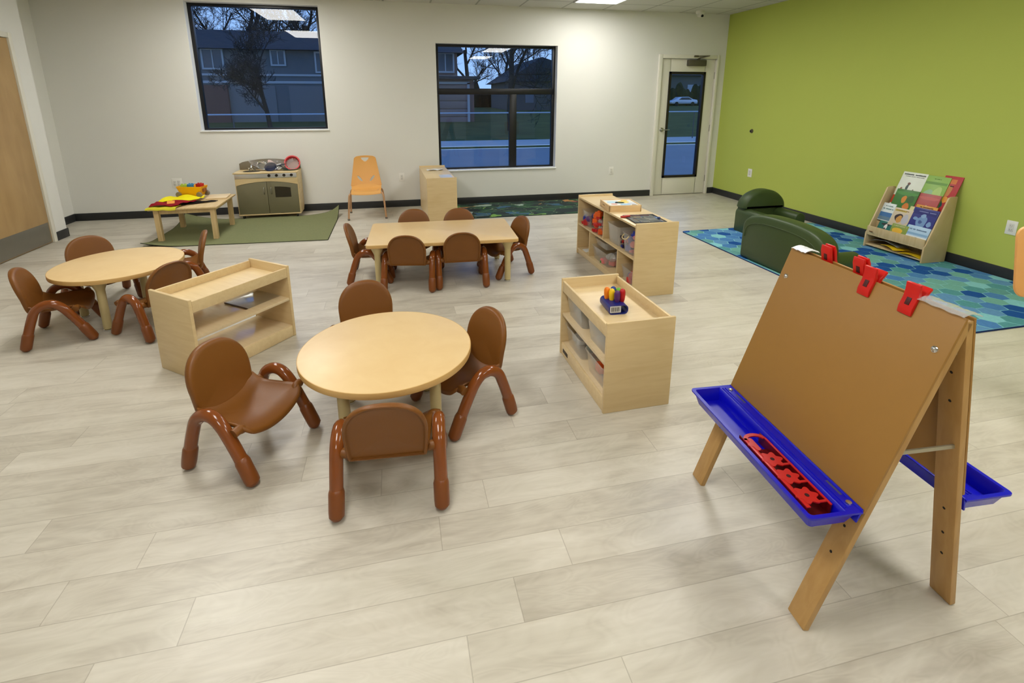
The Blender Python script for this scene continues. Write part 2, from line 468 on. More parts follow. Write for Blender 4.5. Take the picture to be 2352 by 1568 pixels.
# wood door at left
def wood_door(n, lab, M, w, hgt):
    fr = MB(); t = .05
    fr.box((0, -.11, 0), (t, .012, hgt), .004, M=M); fr.box((w - t, -.11, 0), (w, .012, hgt), .004, M=M); fr.box((t, -.11, hgt - t), (w - t, .0115, hgt), .004, M=M)
    d = struct(fr.build('door_%d' % n, TRIMW), lab)
    s_ = MB().box((t + .004, -.05, .008), (w - t - .004, -.006, hgt - t - .004), .002, M=M).build('door_slab', wood('oak_door_veneer', (182, 150, 102), (162, 130, 84), .4, (5, 5, 1.0)), d)
    MB().box((t + .02, -.007, .015), (w - t - .02, -.003, .225), .001, M=M).build('kick_plate', plain('kick_plate_steel', (142, 138, 128), .38, .5, .75), s_)
    h = MB(); h.lathe([(0, 0), (.033, 0), (.033, .008), (.012, .014), (.012, .05), (0, .05)], 18, M=M @ T(t + .07, -.006, 1.03) @ RX(-PI / 2))
    h.tube([M @ Vector((t + .07, .044, 1.03)), M @ Vector((t + .19, .044, 1.03))], .009, 10, round_ends=True)
    h.build('lever_handle', STEEL, s_)
    return d
wood_door(2, 'light wood door with steel kick plate cut off by left edge', T(XL, D2[0], 0) @ RZ(PI / 2) @ Matrix.Scale(-1, 4, (0, 1, 0)), D2[1] - D2[0], D2[2])
wood_door(3, 'light wood door in the front wall', T(D3[0], YF, 0), D3[1] - D3[0], D3[2])

# ceiling lights
DIFF = emis('led_diffuser', (1.0, .985, .945), 12.0)
def ceiling_light(x0, y0, lab, grp=None):
    t = thing('ceiling_light', lab, 'ceiling light', (x0 + .305, y0 + .61, H), 0, grp)
    fr = MB()
    for lo, hi in (((-.305, -.61), (.305, -.585)), ((-.305, .585), (.305, .61)), ((-.305, -.61), (-.285, .61)), ((.285, -.61), (.305, .61))):
        fr.box((lo[0], lo[1], -.012), (hi[0], hi[1], .004), .002)
    fr.build('light_frame', plain('light_trim', (235, 235, 230), .4), t)
    MB().box((-.286, -.586, -.007), (.286, .586, .002)).build('diffuser', DIFF, t, flat=True)
    return t
for ix, x0 in enumerate((-1.90, 2.38)):
    for iy in range(4):
        y0 = 5.48 - 2.44 * iy
        if ix == 0 and iy > 1: x0 = -.67
        if ix == 1 and iy == 0: ceiling_light(x0, y0, 'white ceiling light panel cut off by the top edge above centre window')
        else: ceiling_light(x0, y0, 'white ceiling light panel overhead, seen only as a reflection or its glow', 'ceiling lights beyond the frame')

# security dome camera
t = thing('security_camera', 'small white dome camera on the ceiling above the glass door', 'camera', (4.42, 6.97, H))
MB().lathe([(0, 0), (.062, 0), (.062, -.03), (.052, -.042), (0, -.042)], 24).build('housing', plain('camera_white', (222, 220, 208), .4), t)
MB().lathe([(.046, -.042), (.044, -.062), (.03, -.082), (0, -.09)], 20).build('lens_ball', plain('camera_ball', (206, 203, 190), .35), t)
MB().lathe([(0, 0), (.018, 0), (.018, .012), (0, .012)], 14, M=T(0.008, -.036, -.072) @ RX(PI / 2)).build('lens', plain('lens_black', (12, 12, 12), .15), t)

# outlets
PLATE = plain('outlet_plate', (232, 230, 222), .35)
PLATEG = plain('outlet_face', (214, 212, 204), .4)
SLOT = plain('outlet_slot', (90, 88, 82), .6)
def outlet(loc, rz, lab, w=.075, gang=1):
    t = thing('wall_outlet', lab, 'wall outlet', loc, rz)
    MB().box((-w / 2, -.006, -.06), (w / 2, 0, .06), .003).build('cover_plate', PLATE, t)
    for g in range(gang):
        cx = (g - (gang - 1) / 2) * .046
        f_ = MB().box((cx - .017, -.009, -.034), (cx + .017, -.005, .034), .002).build('receptacle', PLATEG, t)
        sm = MB()
        for z in (-.017, .017):
            sm.box((cx - .008, -.0095, z - .005), (cx - .006, -.0088, z + .006)); sm.box((cx + .005, -.0095, z - .004), (cx + .007, -.0088, z + .005)); sm.box((cx - .002, -.0095, z - .012), (cx + .002, -.0088, z - .009))
        sm.build('slots', SLOT, f_, flat=True)
outlet((-2.79, YB, .445), 0, 'white double outlet plate on the wall above the little wooden table', .118, 2)
outlet((.067, YB, .425), 0, 'white outlet plate on the back wall between maple chair and tall cabinet')
outlet((3.25, YB, .421), 0, 'white outlet plate on the back wall between window and exit door')
outlet((XR, 6.335, .448), -PI / 2, 'white outlet plate on the green wall behind the green armchair', .085)
outlet((XR, 3.07, .442), -PI / 2, 'white outlet plate on the green wall right of the book rack', .08)
t = thing('door_stop', 'small round metal door bumper on the green wall near the corner', 'door stop', (XR, 6.40, 1.047), -PI / 2)
MB().lathe([(0, 0), (.03, 0), (.03, .006), (.022, .02), (0, .02)], 20, M=RX(PI / 2)).build('base', DARKMET, t)
MB().lathe([(0, .018), (.016, .018), (.016, .026), (.01, .03), (0, .03)], 16, M=RX(PI / 2)).build('rubber_pad', plain('rubber_dark', (40, 36, 30), .7), t)

# ------------------------------------------------------------------ toddler chairs
def make_chair(label, loc, rz, group):
    t = thing('toddler_chair', label, 'chair', loc, rz, group)
    # backrest: outline in (x, h), h = height above z0
    z0 = .213; top = .278
    out = []
    for k in range(8): out.append((-.142 - .009 * (k / 7) ** .7, .0 + .125 * k / 7))
    for k in range(1, 24):
        a = PI - PI * k / 24; out.append((.151 * math.copysign(abs(math.cos(a)) ** .85, math.cos(a)), .125 + (top - .125) * math.sin(a) ** .9))
    for k in range(8): out.append((.151 - .009 * (1 - ((7 - k) / 7) ** .7), .125 - .125 * k / 7))
    def fb(x, h, d, sc):
        y = -.112 - h * .235 + .014 * min(1, (x / .15) ** 2) * min(1, .3 + h / .15) + d
        if h < .04: y += .010 * (1 - h / .04) ** 2
        return Vector((x, y, z0 + h * .97))
    pr = [(.05, .009), (.6, .009), (.86, .010), (.95, .009), (.985, .005), (1.0, -.003), (1.0, -.014), (.985, -.020), (.955, -.0215), (.925, -.019), (.905, -.010), (.86, -.006), (.5, -.006), (.05, -.006)]
    MB().ring(out, (0, .12), pr, fb).build('backrest', BROWN, t, angle=60)
    # seat: outline in (x, y)
    so = []
    n = 14
    fy, by = .155, -.115
    for k in range(n): so.append((-.152 + .304 * k / (n - 1), by))
    for k in range(1, 9): so.append((.152 + .014 * k / 8, by + (fy - .035 - by) * k / 8))
    for k in range(1, 7):
        a = PI / 2 * k / 6; so.append((.131 + .035 * math.cos(a), fy - .035 + .035 * math.sin(a)))
    for k in range(1, n): so.append((.131 - .262 * k / n, fy + .006 * math.sin(PI * k / n)))
    for k in range(0, 7):
        a = PI / 2 + PI / 2 * k / 6; so.append((-.131 + .035 * math.cos(a), fy - .035 + .035 * math.sin(a)))
    for k in range(1, 8): so.append((-.166 + .014 * k / 8, fy - .035 + (by - fy + .035) * k / 8))
    def fs_(x, y, d, sc):
        z = .203 + .040 * min(1.2, abs(x) / .16) ** 2.4 + d
        if y > .09: z -= .02 * ((y - .09) / .065) ** 2
        if y < -.04: z += .035 * ((-.04 - y) / .075) ** 2
        return Vector((x, y, z))
    pr = [(.05, 0), (.4, 0), (.7, 0), (.9, 0), (.97, .001), (.99, -.002), (1, -.008), (1, -.013), (.985, -.018), (.95, -.017), (.9, -.014), (.5, -.013), (.05, -.013)]
    MB().ring(so, (0, .03), pr, fs_).build('seat', BROWN, t, angle=60)
    for s in (-1, 1):
        MB().tube(spline([(s * .128, .113, .200), (s * .148, .114, .216), (s * .168, .113, .227), (s * .192, .110, .224)], 4), .014, 14, rs=[.004 + .015 * math.sin(PI / 2 * min(1, k / 7)) for k in range(13)]).build('mounting_lug', BROWN, t, angle=60)
        MB().tube(spline([(s * .118, -.090, .212), (s * .145, -.090, .226), (s * .168, -.088, .231), (s * .192, -.084, .224)], 4), .014, 14, rs=[.004 + .015 * math.sin(PI / 2 * min(1, k / 7)) for k in range(13)]).build('mounting_lug', BROWN, t, angle=60)
    for s in (-1, 1):
        pts = [(-.150, .05), (-.128, .12), (-.104, .19), (-.078, .248), (-.035, .277), (.012, .276), (.052, .243), (.085, .19), (.122, .12), (.155, .05)]
        path = spline([(s * (.188 + .004 * (1 - z / .28)), y, z) for y, z in pts], 5)
        MB().tube(path, .0255, 16).build('side_frame', BROWNT, t, angle=70)
        for (ya, za, yb, zb) in ((-.163, 0.0, -.126, .128), (.181, 0.0, .120, .128)):
            p0 = Vector((s * .192, ya, za)); p1 = Vector((s * .190, yb, zb)); d = (p1 - p0).normalized()
            MB().tube([p0 + d * .001, p0 + d * .02, p0 + d * .04, p1], .0295, 16, round_ends=True, rs=[.027, .028, .0295, .0295]).build('leg_sleeve', BROWNS, t, angle=50)
    return t
def rz_of(hx, hy): return math.atan2(-hx, hy)      # local +y -> heading
CH = [
 ('brown molded toddler chair turned away left of the nearest round table, whole seat showing', -.682, 2.112, .87, -.49, 0),
 ('brown toddler chair with its back to the camera, in front of the nearest round table', -.078, 1.752, .075, .997, 0),
 ('brown toddler chair at the right side of the nearest round table', .268, 2.205, -.911, -.41, 0),
 ('brown toddler chair directly behind the nearest round table, only its backrest showing', -.19, 2.655, .18, -.98, 0),
 ('brown toddler chair at far left of the picture, left of the left round table', -2.178, 3.570, .955, .30, 1),
 ('brown toddler chair behind the left round table, on the side of the wood door', -2.241, 4.16, .66, -.75, 1),
 ('brown toddler chair squeezed between the left round table and the empty low shelf', -1.604, 3.551, -.835, .55, 1),
 ('brown toddler chair seen edge-on between the left round table and the green rug', -1.691, 4.22, -.94, -.339, 1),
 ('brown toddler chair at the near long side of the rectangular table, left of the pair', .070, 3.965, .19, .98, 2),
 ('brown toddler chair at the near long side of the rectangular table, right of the pair', .487, 3.960, .05, .998, 2),
 ('brown toddler chair at the right end of the rectangular table', .915, 4.173, -.964, -.266, 2),
 ('brown toddler chair at the left end of the rectangular table', -.262, 4.262, .999, -.03, 2),
 ('brown toddler chair behind the rectangular table in front of the tall cabinet', .128, 4.556, -.05, -.998, 2),
 ('brown toddler chair behind the rectangular table in front of the road rug', .552, 4.50, -.05, -.998, 2),
]
GR = ('toddler chairs at the nearest round table', 'toddler chairs at the left round table', 'toddler chairs at the rectangular table')
ch0 = None
for (lab, x, y, hx, hy, g) in CH:
    if ch0 is None: ch0 = make_chair(lab, (x, y, 0), rz_of(hx, hy), GR[g])
    else: dup(ch0, (x, y, 0), rz_of(hx, hy), lab, GR[g])

# ------------------------------------------------------------------ tables
def table_leg(t, x, y, htop):
    g = MB()
    g.lathe([(.012, .016), (.0255, .018), (.0255, htop - .075), (.03, htop - .06), (.056, htop - .004), (.06, htop), (0, htop)], 20, M=T(x, y, 0))
    l = g.build('leg', CREAM, t)
    MB().lathe([(0, 0), (.024, 0), (.026, .004), (.026, .012), (.014, .018), (.014, .022), (0, .022)], 18, M=T(x, y, 0)).build('foot_glide', CHROME, l)
def round_table(loc, rz, R, lab):
    t = thing('round_table', lab, 'table', loc, rz, 'round tables')
    h = .388; th = .028
    MB().lathe([(0, h - th + .001), (R - .004, h - th + .001), (R - .004, h - .0005), (R - .006, h), (0, h)], 96).build('tabletop', MAPLE, t, angle=30)
    MB().lathe([(R - .008, h - th), (R - .001, h - th), (R, h - th + .003), (R, h - .003), (R - .001, h - .0008), (R - .008, h - .0008)], 96).build('edge_band', MAPLEE, t, angle=30)
    for k in range(4):
        a = PI / 2 * k
        table_leg(t, .275 * math.cos(a), .275 * math.sin(a), h - th)
round_table((-.088, 2.18, 0), math.radians(48), .39, 'round maple-top toddler table nearest the camera')
round_table((-1.938, 3.842, 0), math.radians(0), .388, 'round maple-top toddler table at left, partly behind the empty low shelf')
t = thing('rectangular_table', 'rectangular maple-top toddler table with six brown chairs near the centre', 'table', (.357, 4.225, 0), math.radians(-2.6))
def rrect(w, d, r, n=6):
    p = []
    for (cx, cy, a0) in ((w / 2 - r, d / 2 - r, 0), (-w / 2 + r, d / 2 - r, PI / 2), (-w / 2 + r, -d / 2 + r, PI), (w / 2 - r, -d / 2 + r, 3 * PI / 2)):
        for k in range(n + 1):
            a = a0 + PI / 2 * k / n; p.append((cx + r * math.cos(a), cy + r * math.sin(a)))
    return p
MB().prism(rrect(1.225, .735, .035), .361, .388, bev=.002).build('tabletop', MAPLE, t)
MB().prism(rrect(1.228, .738, .036), .360, .3865, bev=.003).build('edge_band', MAPLEE, t)
for sx in (-1, 1):
    for sy in (-1, 1): table_leg(t, sx * .53, sy * .295, .360)

# ------------------------------------------------------------------ shelves
def low_shelf(loc, rz, lab, L_=.64, D_=.36, back='open'):
    """local: length along x, open front at -y"""
    t = thing('low_shelf', lab, 'shelf', loc, rz, 'low toy shelves')
    h = .48; p = .018
    for s in (-1, 1):
        x0 = -L_ / 2 if s < 0 else L_ / 2 - p
        MB().box((x0, -D_ / 2, 0), (x0 + p, D_ / 2, h), .004).build('end_panel', BIRCH, t)
    a, b = -L_ / 2 + p, L_ / 2 - p
    MB().box((a, -D_ / 2 + .014, .405), (b, D_ / 2 - .014, .42)).build('top_board', BIRCHX, t)
    MB().box((a, -D_ / 2 + .002, .404), (b, -D_ / 2 + .016, .468), .003).build('front_rail', BIRCHX, t)
    MB().box((a, D_ / 2 - .016, .404), (b, D_ / 2 - .002, .468), .003).build('back_rail', BIRCHX, t)
    MB().box((a, -D_ / 2 + .006, .249), (b, D_ / 2 - .02, .267), .002).build('middle_shelf', BIRCHG, t)
    MB().box((a, -D_ / 2 + .016, .062), (b, D_ / 2 - .02, .078), .002).build('bottom_shelf', BIRCHG, t)
    MB().box((a, -D_ / 2 + .004, 0.002), (b, -D_ / 2 + .018, .076), .002).build('kick_board', BIRCHX, t)
    if back == 'open':
        MB().box((a, D_ / 2 - .018, 0.0), (b, D_ / 2 - .004, .060), .002).build('back_rail', BIRCHX, t)
    else: MB().box((a, D_ / 2 - .012, .01), (b, D_ / 2 - .004, .408)).build('back_panel', BIRCHX, t)
    return t
sL = low_shelf((-1.039, 3.088, 0), math.atan2(.779, .627), 'empty open-backed low birch shelf with tray top, left of centre')
sN = low_shelf((1.099, 2.318, 0), -PI / 2 + math.radians(1.0), 'low birch shelf with tray top holding a crayon stand, clear bins inside', .64, .36, 'wood')
MB().box((-.27, -.1775, .026), (-.19, -.172, .05), .002).build('grip_slot', plain('slot_dark', (60, 48, 34), .7), sN)

def tall_shelf(loc, rz, lab, L_, front, paper=False):
    """local: length along x, open front at -y"""
    t = thing('cubby_shelf', lab, 'shelf', loc, rz, 'five-compartment cubby shelves')
    h = .592; p = .018; D_ = .357
    for s in (-1, 1):
        x0 = -L_ / 2 if s < 0 else L_ / 2 - p
        MB().box((x0, -D_ / 2, 0), (x0 + p, D_ / 2, h), .005).build('end_panel', BIRCH, t)
    a, b = -L_ / 2 + p, L_ / 2 - p
    MB().box((a, -D_ / 2 + .002, .556), (b, D_ / 2 - .002, .573), .003).build('top_board', BIRCHX, t)
    MB().box((a, -D_ / 2 + .004, .298), (b, D_ / 2 - .012, .312), .002).build('middle_shelf', BIRCHX, t)
    MB().box((a, -D_ / 2 + .004, .045), (b, D_ / 2 - .012, .060), .002).build('bottom_shelf', BIRCHX, t)
    MB().box((a, -D_ / 2 + .012, .002), (b, -D_ / 2 + .026, .047), .002).build('kick_board', BIRCHX, t)
    MB().box((a, D_ / 2 - .012, .01), (b, D_ / 2 - .003, .558)).build('back_panel', BIRCHX, t)
    MB().box((-.007, -D_ / 2 + .006, .311), (.007, D_ / 2 - .012, .557), .001).build('divider', BIRCH, t)
    for x in (-.30, .30): MB().box((x - .007, -D_ / 2 + .006, .059), (x + .007, D_ / 2 - .012, .299), .001).build('divider', BIRCH, t)
    return t
sF = tall_shelf((1.907, 3.935, 0), -PI / 2 + math.radians(.4), 'long birch cubby shelf full of toy bins, behind the crayon shelf', 1.215, -1)
sC = tall_shelf((.505, 6.50, 0), PI / 2 + math.radians(1.4), 'tall birch cabinet shelf standing end-on to the back wall below the window edge', 1.18, 1)

# world helper for things in/on a shelf
def W_(root, p):
    M = Matrix.Translation(root.location) @ Matrix.Rotation(root.rotation_euler.z, 4, 'Z')
    return M @ Vector(p)

# ------------------------------------------------------------------ bins and toys
BINP = clear('clear_bin_plastic', (.985, .985, .985), .13, .12, (.86, .85, .83), trans=True)
BINP2 = clear('milky_bin_plastic', (.97, .97, .96), .30, .2, (.86, .84, .80), trans=True)
def make_bin(loc, rz, w, d, h, lab, grp, mat, handle=False):
    t = thing('storage_bin', lab, 'bin', loc, rz, grp)
    g = MB(); r = .025; tp = .88
    def loop(sx, sy, z): return [(x * 1.0, y, z) for x, y in rrect(w * sx, d * sy, r, 4)]
    loops = [loop(tp, tp, 0), loop(1 - .02, 1 - .02, h * .97), loop(1 + .03, 1 + .03, h * .97), loop(1.03, 1.03, h), loop(.985, .985, h), loop(tp - .03, tp - .03, .003)]
    n = len(loops[0]); vs = [p for l in loops for p in l]; fs = []
    for i in range(len(loops) - 1):
        for k in range(n): fs.append([i * n + k, i * n + (k + 1) % n, (i + 1) * n + (k + 1) % n, (i + 1) * n + k])
    fs.append(list(range(n))[::-1]); fs.append([(len(loops) - 1) * n + k for k in range(n)])
    g.add(vs, fs)
    g.build('tub', mat, t)
    if handle:
        MB().tube(spline([(-.04, -d / 2 * 1.03 - .004, h * .95), (-.03, -d / 2 - .03, h * .80), (.03, -d / 2 - .03, h * .80), (.04, -d / 2 * 1.03 - .004, h * .95)], 5), .005, 8).build('bin_handle', plain('cream_handle', (214, 190, 140), .4), t)
    return t
PAL = {'red': (196, 30, 28), 'orange': (232, 96, 28), 'green': (46, 132, 52), 'blue': (38, 52, 150), 'purple': (92, 50, 120), 'yellow': (226, 190, 40), 'white': (228, 226, 220), 'teal': (46, 110, 104), 'pink': (224, 120, 120), 'dark': (44, 22, 34)}
def pmat(c): return plain('toy_' + c, PAL[c], .35, .5)
def toy(kind, col, loc, s, lab, grp, rot=(0, 0, 0)):
    g = MB()
    if kind == 'ball': g.lathe([(s * math.sin(a), s - s * math.cos(a)) for a in [PI * k / 12 for k in range(13)]], 18)
    elif kind == 'block': g.box((-s, -s, 0), (s, s, 1.6 * s), s * .15); g.lathe([(0, 1.6 * s), (s * .5, 1.6 * s), (s * .5, 2.0 * s), (0, 2.0 * s)], 14)
    elif kind == 'peg': g.lathe([(0, 0), (s * .7, 0), (s, s * .3), (s, s * 1.5), (s * .5, s * 1.9), (s * .5, s * 2.4), (0, s * 2.5)], 16)
    elif kind == 'star':
        p = [(s * (1.3 if k % 2 == 0 else .65) * math.cos(PI * k / 6), s * (1.3 if k % 2 == 0 else .65) * math.sin(PI * k / 6)) for k in range(12)]
        g.prism(p, 0, s * .8, bev=s * .08)
    elif kind == 'bag':
        def f(u, v):
            a = u * 2 * PI; r = s * (1 + .28 * math.sin(3 * a + 2 * v) + .12 * math.sin(7 * a)) * math.sin(PI * min(.98, max(.03, v))) ** .6
            return Vector((r * math.cos(a), r * math.sin(a), s * 1.5 * (1 - v)))
        g.grid(25, 9, f)
    o = g.build('toy_' + {'ball': 'ball', 'block': 'block', 'peg': 'peg', 'star': 'star', 'bag': 'bag'}[kind], pmat(col) if kind != 'bag' else clear('crinkled_bag', (.9, .9, .9), .35, .08, (.8, .8, .8)))
    tag(o, lab, 'toy', grp, loc); o.rotation_euler = rot
    return o

# shelf N bins (local -y is the open side; x along the length, -x is the near end after rotation? -> see W_)
zN = {0: .268, 1: .079}
for lv, hh, lab0 in ((0, .125, 'upper'), (1, .125, 'lower')):
    for kx, nm in ((.17, 'far'), (-.14, 'near')):
        x = -kx   # rotated by -90deg: local +x points to the camera
        p = W_(sN, (x, -.01, zN[lv] + .0))
        make_bin(p, sN.rotation_euler.z, .25, .30, hh, 'clear plastic bin at the %s end of the %s shelf under the crayon stand' % (nm, lab0), 'clear bins in the crayon shelf', BINP if lv else BINP2)
k = 0
for (lv, x, cols, grp, lab) in ((1, -.17, (('bag', 'white'), ('ball', 'teal'), ('peg', 'teal'), ('ball', 'white')), 'white and teal toys in the lower far bin', 'small white or teal toy in the far bin on the lower crayon shelf'),
                     (1, .14, (('block', 'orange'), ('ball', 'orange'), ('star', 'green'), ('block', 'red')), 'orange and green toys in the lower near bin', 'small orange, red or green toy in the near bin on the lower crayon shelf')):
    for q, (kd, c) in enumerate(cols):
        px = x + (-.06, .05, .0, .07)[q]; py = (-.08, -.06, -.01, .06)[q]
        toy(kd, c, W_(sN, (px, py, zN[lv] + .004 + (.035 if q == 2 else 0))), .03 if kd != 'bag' else .05, lab, grp, (0, 0, q))
toy('star', 'blue', W_(sN, (-.10, .0, zN[0] + .1)), .03, 'blue plastic star piece showing above the far bin on the upper crayon shelf', None)

# crayon stand with fat crayons
cs = thing('crayon_stand', 'blue plastic crayon stand lying in the tray top of the low shelf', 'stand', (1.084, 2.275, .42), math.radians(-4))
BLUEP = plain('royal_blue_plastic', (26, 38, 120), .28, .5)
def stand_sect(w, hh, r=.022): return rrect(w, hh, r, 5)
g = MB(); o1 = stand_sect(.105, .052); i1 = stand_sect(.095, .042, .018); n = len(o1)
Lh = .070
vs = [(x, -Lh, z + .026) for x, z in o1] + [(x, Lh, z + .026) for x, z in o1] + [(x, Lh, z + .026) for x, z in i1] + [(x, -Lh, z + .026) for x, z in i1]
fs = []
for a, b in ((0, 1), (1, 2), (2, 3), (3, 0)):
    for k in range(n): fs.append([a * n + k, a * n + (k + 1) % n, b * n + (k + 1) % n, b * n + k])
g.add(vs, fs); g.build('body', BLUEP, cs)
lb = MB(); lb.box((-.046, -Lh - .0012, .012), (.012, -Lh - .0002, .047)); lb.build('label', plain('label_paper', (205, 208, 212), .5), cs, flat=True)
br = MB()
xx = -.04
for wdt in (4, 2, 6, 3, 2, 5, 2, 3, 6, 2, 3): 
    br.box((xx, -Lh - .0018, .018), (xx + wdt * .0006, -Lh - .001, .042)); xx += wdt * .0006 + .0022
br.build('printed_bars', plain('print_black', (24, 24, 30), .6), cs, flat=True)
cr_cols = (('orange', (238, 128, 20), -.030, .030, .064), ('yellow', (244, 200, 30), -.012, .004, .064), ('purple', (84, 40, 104), .006, -.026, .064), ('blue', (28, 60, 140), .010, .044, .060), ('green', (100, 178, 48), .032, .024, .058), ('red', (186, 26, 32), .036, -.020, .070))
for nm, c, x, y, hh in cr_cols:
    g = MB(); g.lathe([(0, 0), (.011, 0), (.0135, .01), (.0158, hh * .5), (.0158, hh - .016), (.0125, hh - .005), (.006, hh), (0, hh)], 18)
    cs_, sn = math.cos(math.radians(-4)), math.sin(math.radians(-4))
    o = g.build('crayon', plain('crayon_' + nm, c, .35, .4))
    tag(o, 'fat %s crayon standing in the blue crayon stand' % nm, 'crayon', 'fat crayons in the blue stand', (1.084 + cs_ * x - sn * y, 2.275 + sn * x + cs_ * y, .42 + .050))

# clear tray on the empty shelf's middle shelf
p = W_(sL, (.18, -.01, .268))
t = thing('clear_tray', 'thin clear plastic sheet with a dark edge on the empty shelf', 'tray', p, sL.rotation_euler.z)
MB().box((-.12, -.09, 0), (.11, .12, .004), .001).build('sheet', clear('clear_sheet', (.93, .94, .93), .06, .12, (.6, .62, .6)), t)
MB().box((-.128, -.09, 0), (-.119, .12, .007), .002).build('dark_edge', plain('dark_edge_strip', (74, 52, 34), .5), t)

# cubby shelf F contents: local +x is toward the camera
zt, zb = .313, .061
def Fp(x, y, z): return W_(sF, (x, y, z))
rzF = sF.rotation_euler.z
make_bin(Fp(-.46, -.03, zt), rzF, .20, .26, .15, 'clear bin of red and purple toys at the far end of the cubby upper shelf', 'clear bins in the cubby shelf', BINP)
make_bin(Fp(-.16, -.03, zt), rzF, .22, .26, .15, 'clear bin heaped with orange and green toys on the cubby upper shelf', 'clear bins in the cubby shelf', BINP)
make_bin(Fp(.16, -.03, zt), rzF, .23, .26, .165, 'milky empty bin on the cubby upper shelf', 'clear bins in the cubby shelf', BINP2)
make_bin(Fp(.455, -.05, zt), rzF, .19, .24, .16, 'clear bin with a loop handle at the near end of the cubby upper shelf', 'clear bins in the cubby shelf', BINP, True)
make_bin(Fp(-.09, -.02, zb), rzF, .36, .28, .125, 'wide clear bin of bagged toys on the cubby bottom shelf', 'clear bins in the cubby shelf', BINP)
make_bin(Fp(-.15, -.0, zb + .128), rzF, .26, .26, .06, 'shallow clear bin stacked on the wide bin in the cubby', 'clear bins in the cubby shelf', BINP2)
make_bin(Fp(.455, -.03, zb), rzF, .22, .26, .13, 'clear bin at the near end of the cubby bottom shelf', 'clear bins in the cubby shelf', BINP)
def heap(x, y, z, w, d, n, cols, lab, grp, s=.03, kinds=('block', 'ball', 'peg', 'star')):
    for i in range(n):
        lay = i // 6
        px = x + random.uniform(-w, w); py = y - d + 2 * d * ((i % 3) / 2 if n > 3 else random.random()) * .9
        toy(kinds[i % len(kinds)], cols[i % len(cols)], Fp(px, py, z + .006 + lay * s * 1.3 + random.uniform(0, .006)), s * random.uniform(.8, 1.05), lab, grp, (0, 0, random.uniform(0, 6)))
heap(-.46, -.06, zt, .055, .08, 12, ('red', 'purple', 'blue', 'red'), 'small red, blue or purple toy in the far bin of the cubby upper shelf', 'toys in the far upper cubby bin')
heap(-.16, -.06, zt, .06, .09, 26, ('orange', 'green', 'blue', 'red', 'orange', 'purple'), 'small orange, green, blue or red toy in the heaped cubby bin', 'toys in the heaped cubby bin')
heap(-.315, -.05, zt, .02, .05, 4, ('yellow', 'dark'), 'small yellow or dark toy wedged between two bins on the cubby upper shelf', 'toys wedged between cubby bins', .022, ('peg',))
heap(.318, -.05, zt, .022, .07, 14, ('dark', 'red', 'dark', 'blue', 'dark'), 'dark bristly toy piece stacked beside the loop-handled bin in the cubby', 'bristle pieces beside the loop-handled bin', .028, ('star',))
heap(.455, -.05, zt, .05, .07, 22, ('blue', 'red', 'purple', 'pink', 'green', 'blue'), 'small blue, red, pink or green toy in the loop-handled cubby bin', 'toys in the loop-handled cubby bin', .028)
heap(-.05, -.07, zb, .09, .06, 6, ('pink', 'green', 'white', 'green'), 'small pink, green or white toy in the wide cubby bin', 'toys in the wide cubby bin', .028)
for q, (x, y) in enumerate(((.02, -.08), (-.04, .03), (.05, .05))):
    toy('bag', 'white', Fp(x, y, zb + .035), .055, 'crinkled clear bag of toys in the wide cubby bin', 'crinkled bags in the wide cubby bin')
heap(.455, -.05, zb, .05, .07, 10, ('red', 'blue', 'red', 'teal'), 'small red, blue or teal toy in the near bottom cubby bin', 'toys in the near bottom cubby bin', .028)
# paper tag hanging off the cubby bottom shelf
g = MB(); g.grid(5, 7, lambda u, v: Vector((-.05 + .1 * u, -.06 + .12 * (1 - v) if v < .6 else -.06 + .12 * .4 - .1 * (v - .6), .001 + (0 if v < .6 else -.02 * (v - .6)))), thick=.0008)
tag(g.build('paper_note', plain('paper_white', (230, 230, 226), .6)), 'white paper note lying on the far end of the cubby bottom shelf', 'paper', None, Fp(-.46, -.12, zb + .003), rzF)

# puzzle box and pouch on the cubby
t = thing('puzzle_box', 'wooden puzzle box with coloured picture lid on the cubby shelf', 'box', Fp(-.02, .0, .573), rzF + math.radians(8))
t.location = (1.888, 3.945, .573); t.rotation_euler = (0, 0, math.radians(-7))
PW = wood('puzzle_wood', (232, 200, 152), (216, 178, 124), .45, (3, 26, 26))
g = MB()
for lo, hi in (((-.14, -.14), (.14, -.128)), ((-.14, .128), (.14, .14)), ((-.14, -.14), (-.128, .14)), ((.128, -.14), (.14, .14))): g.box((lo[0], lo[1], 0), (hi[0], hi[1], .056), .002)
g.box((-.13, -.13, 0), (.13, .13, .008)); g.build('box_frame', PW, t)
MB().box((-.128, -.128, .03), (.128, .128, .05)).build('picture_lid', plain('picture_white', (222, 222, 216), .4), t)
dec = [((170, 205, 226), (-.06, .03), .05), ((236, 206, 86), (.035, .03), .05), ((40, 92, 78), (-.005, .005), .042), ((222, 150, 130), (-.07, -.05), .028), ((150, 190, 220), (.02, -.08), .045), ((232, 190, 60), (.06, .09), .03), ((190, 196, 214), (.085, -.03), .035), ((90, 60, 50), (.09, -.1), .022)]
for c, (x, y), r in dec:
    MB().lathe([(0, 0), (r, 0), (r, .0015), (0, .0015)], 20, M=T(x, y, .05) @ Matrix.Scale(.8, 4, (0, 1, 0))).build('picture_piece', plain('pic_%d_%d_%d' % c, c, .4), t)
g = MB()
for k_ in range(5): g.box((-.1405, .05 - .012 * k_ - .004, .026), (-.1398, .05 - .012 * k_ + .004, .036 - .003 * (k_ % 2)))
g.build('stamped_mark', plain('stamp_brown', (120, 84, 48), .6), t, flat=True)
t = thing('clear_pouch', 'flat clear pouch with dark border on the near end of the cubby top', 'pouch', (1.90, 3.525, .5735), math.radians(-4))
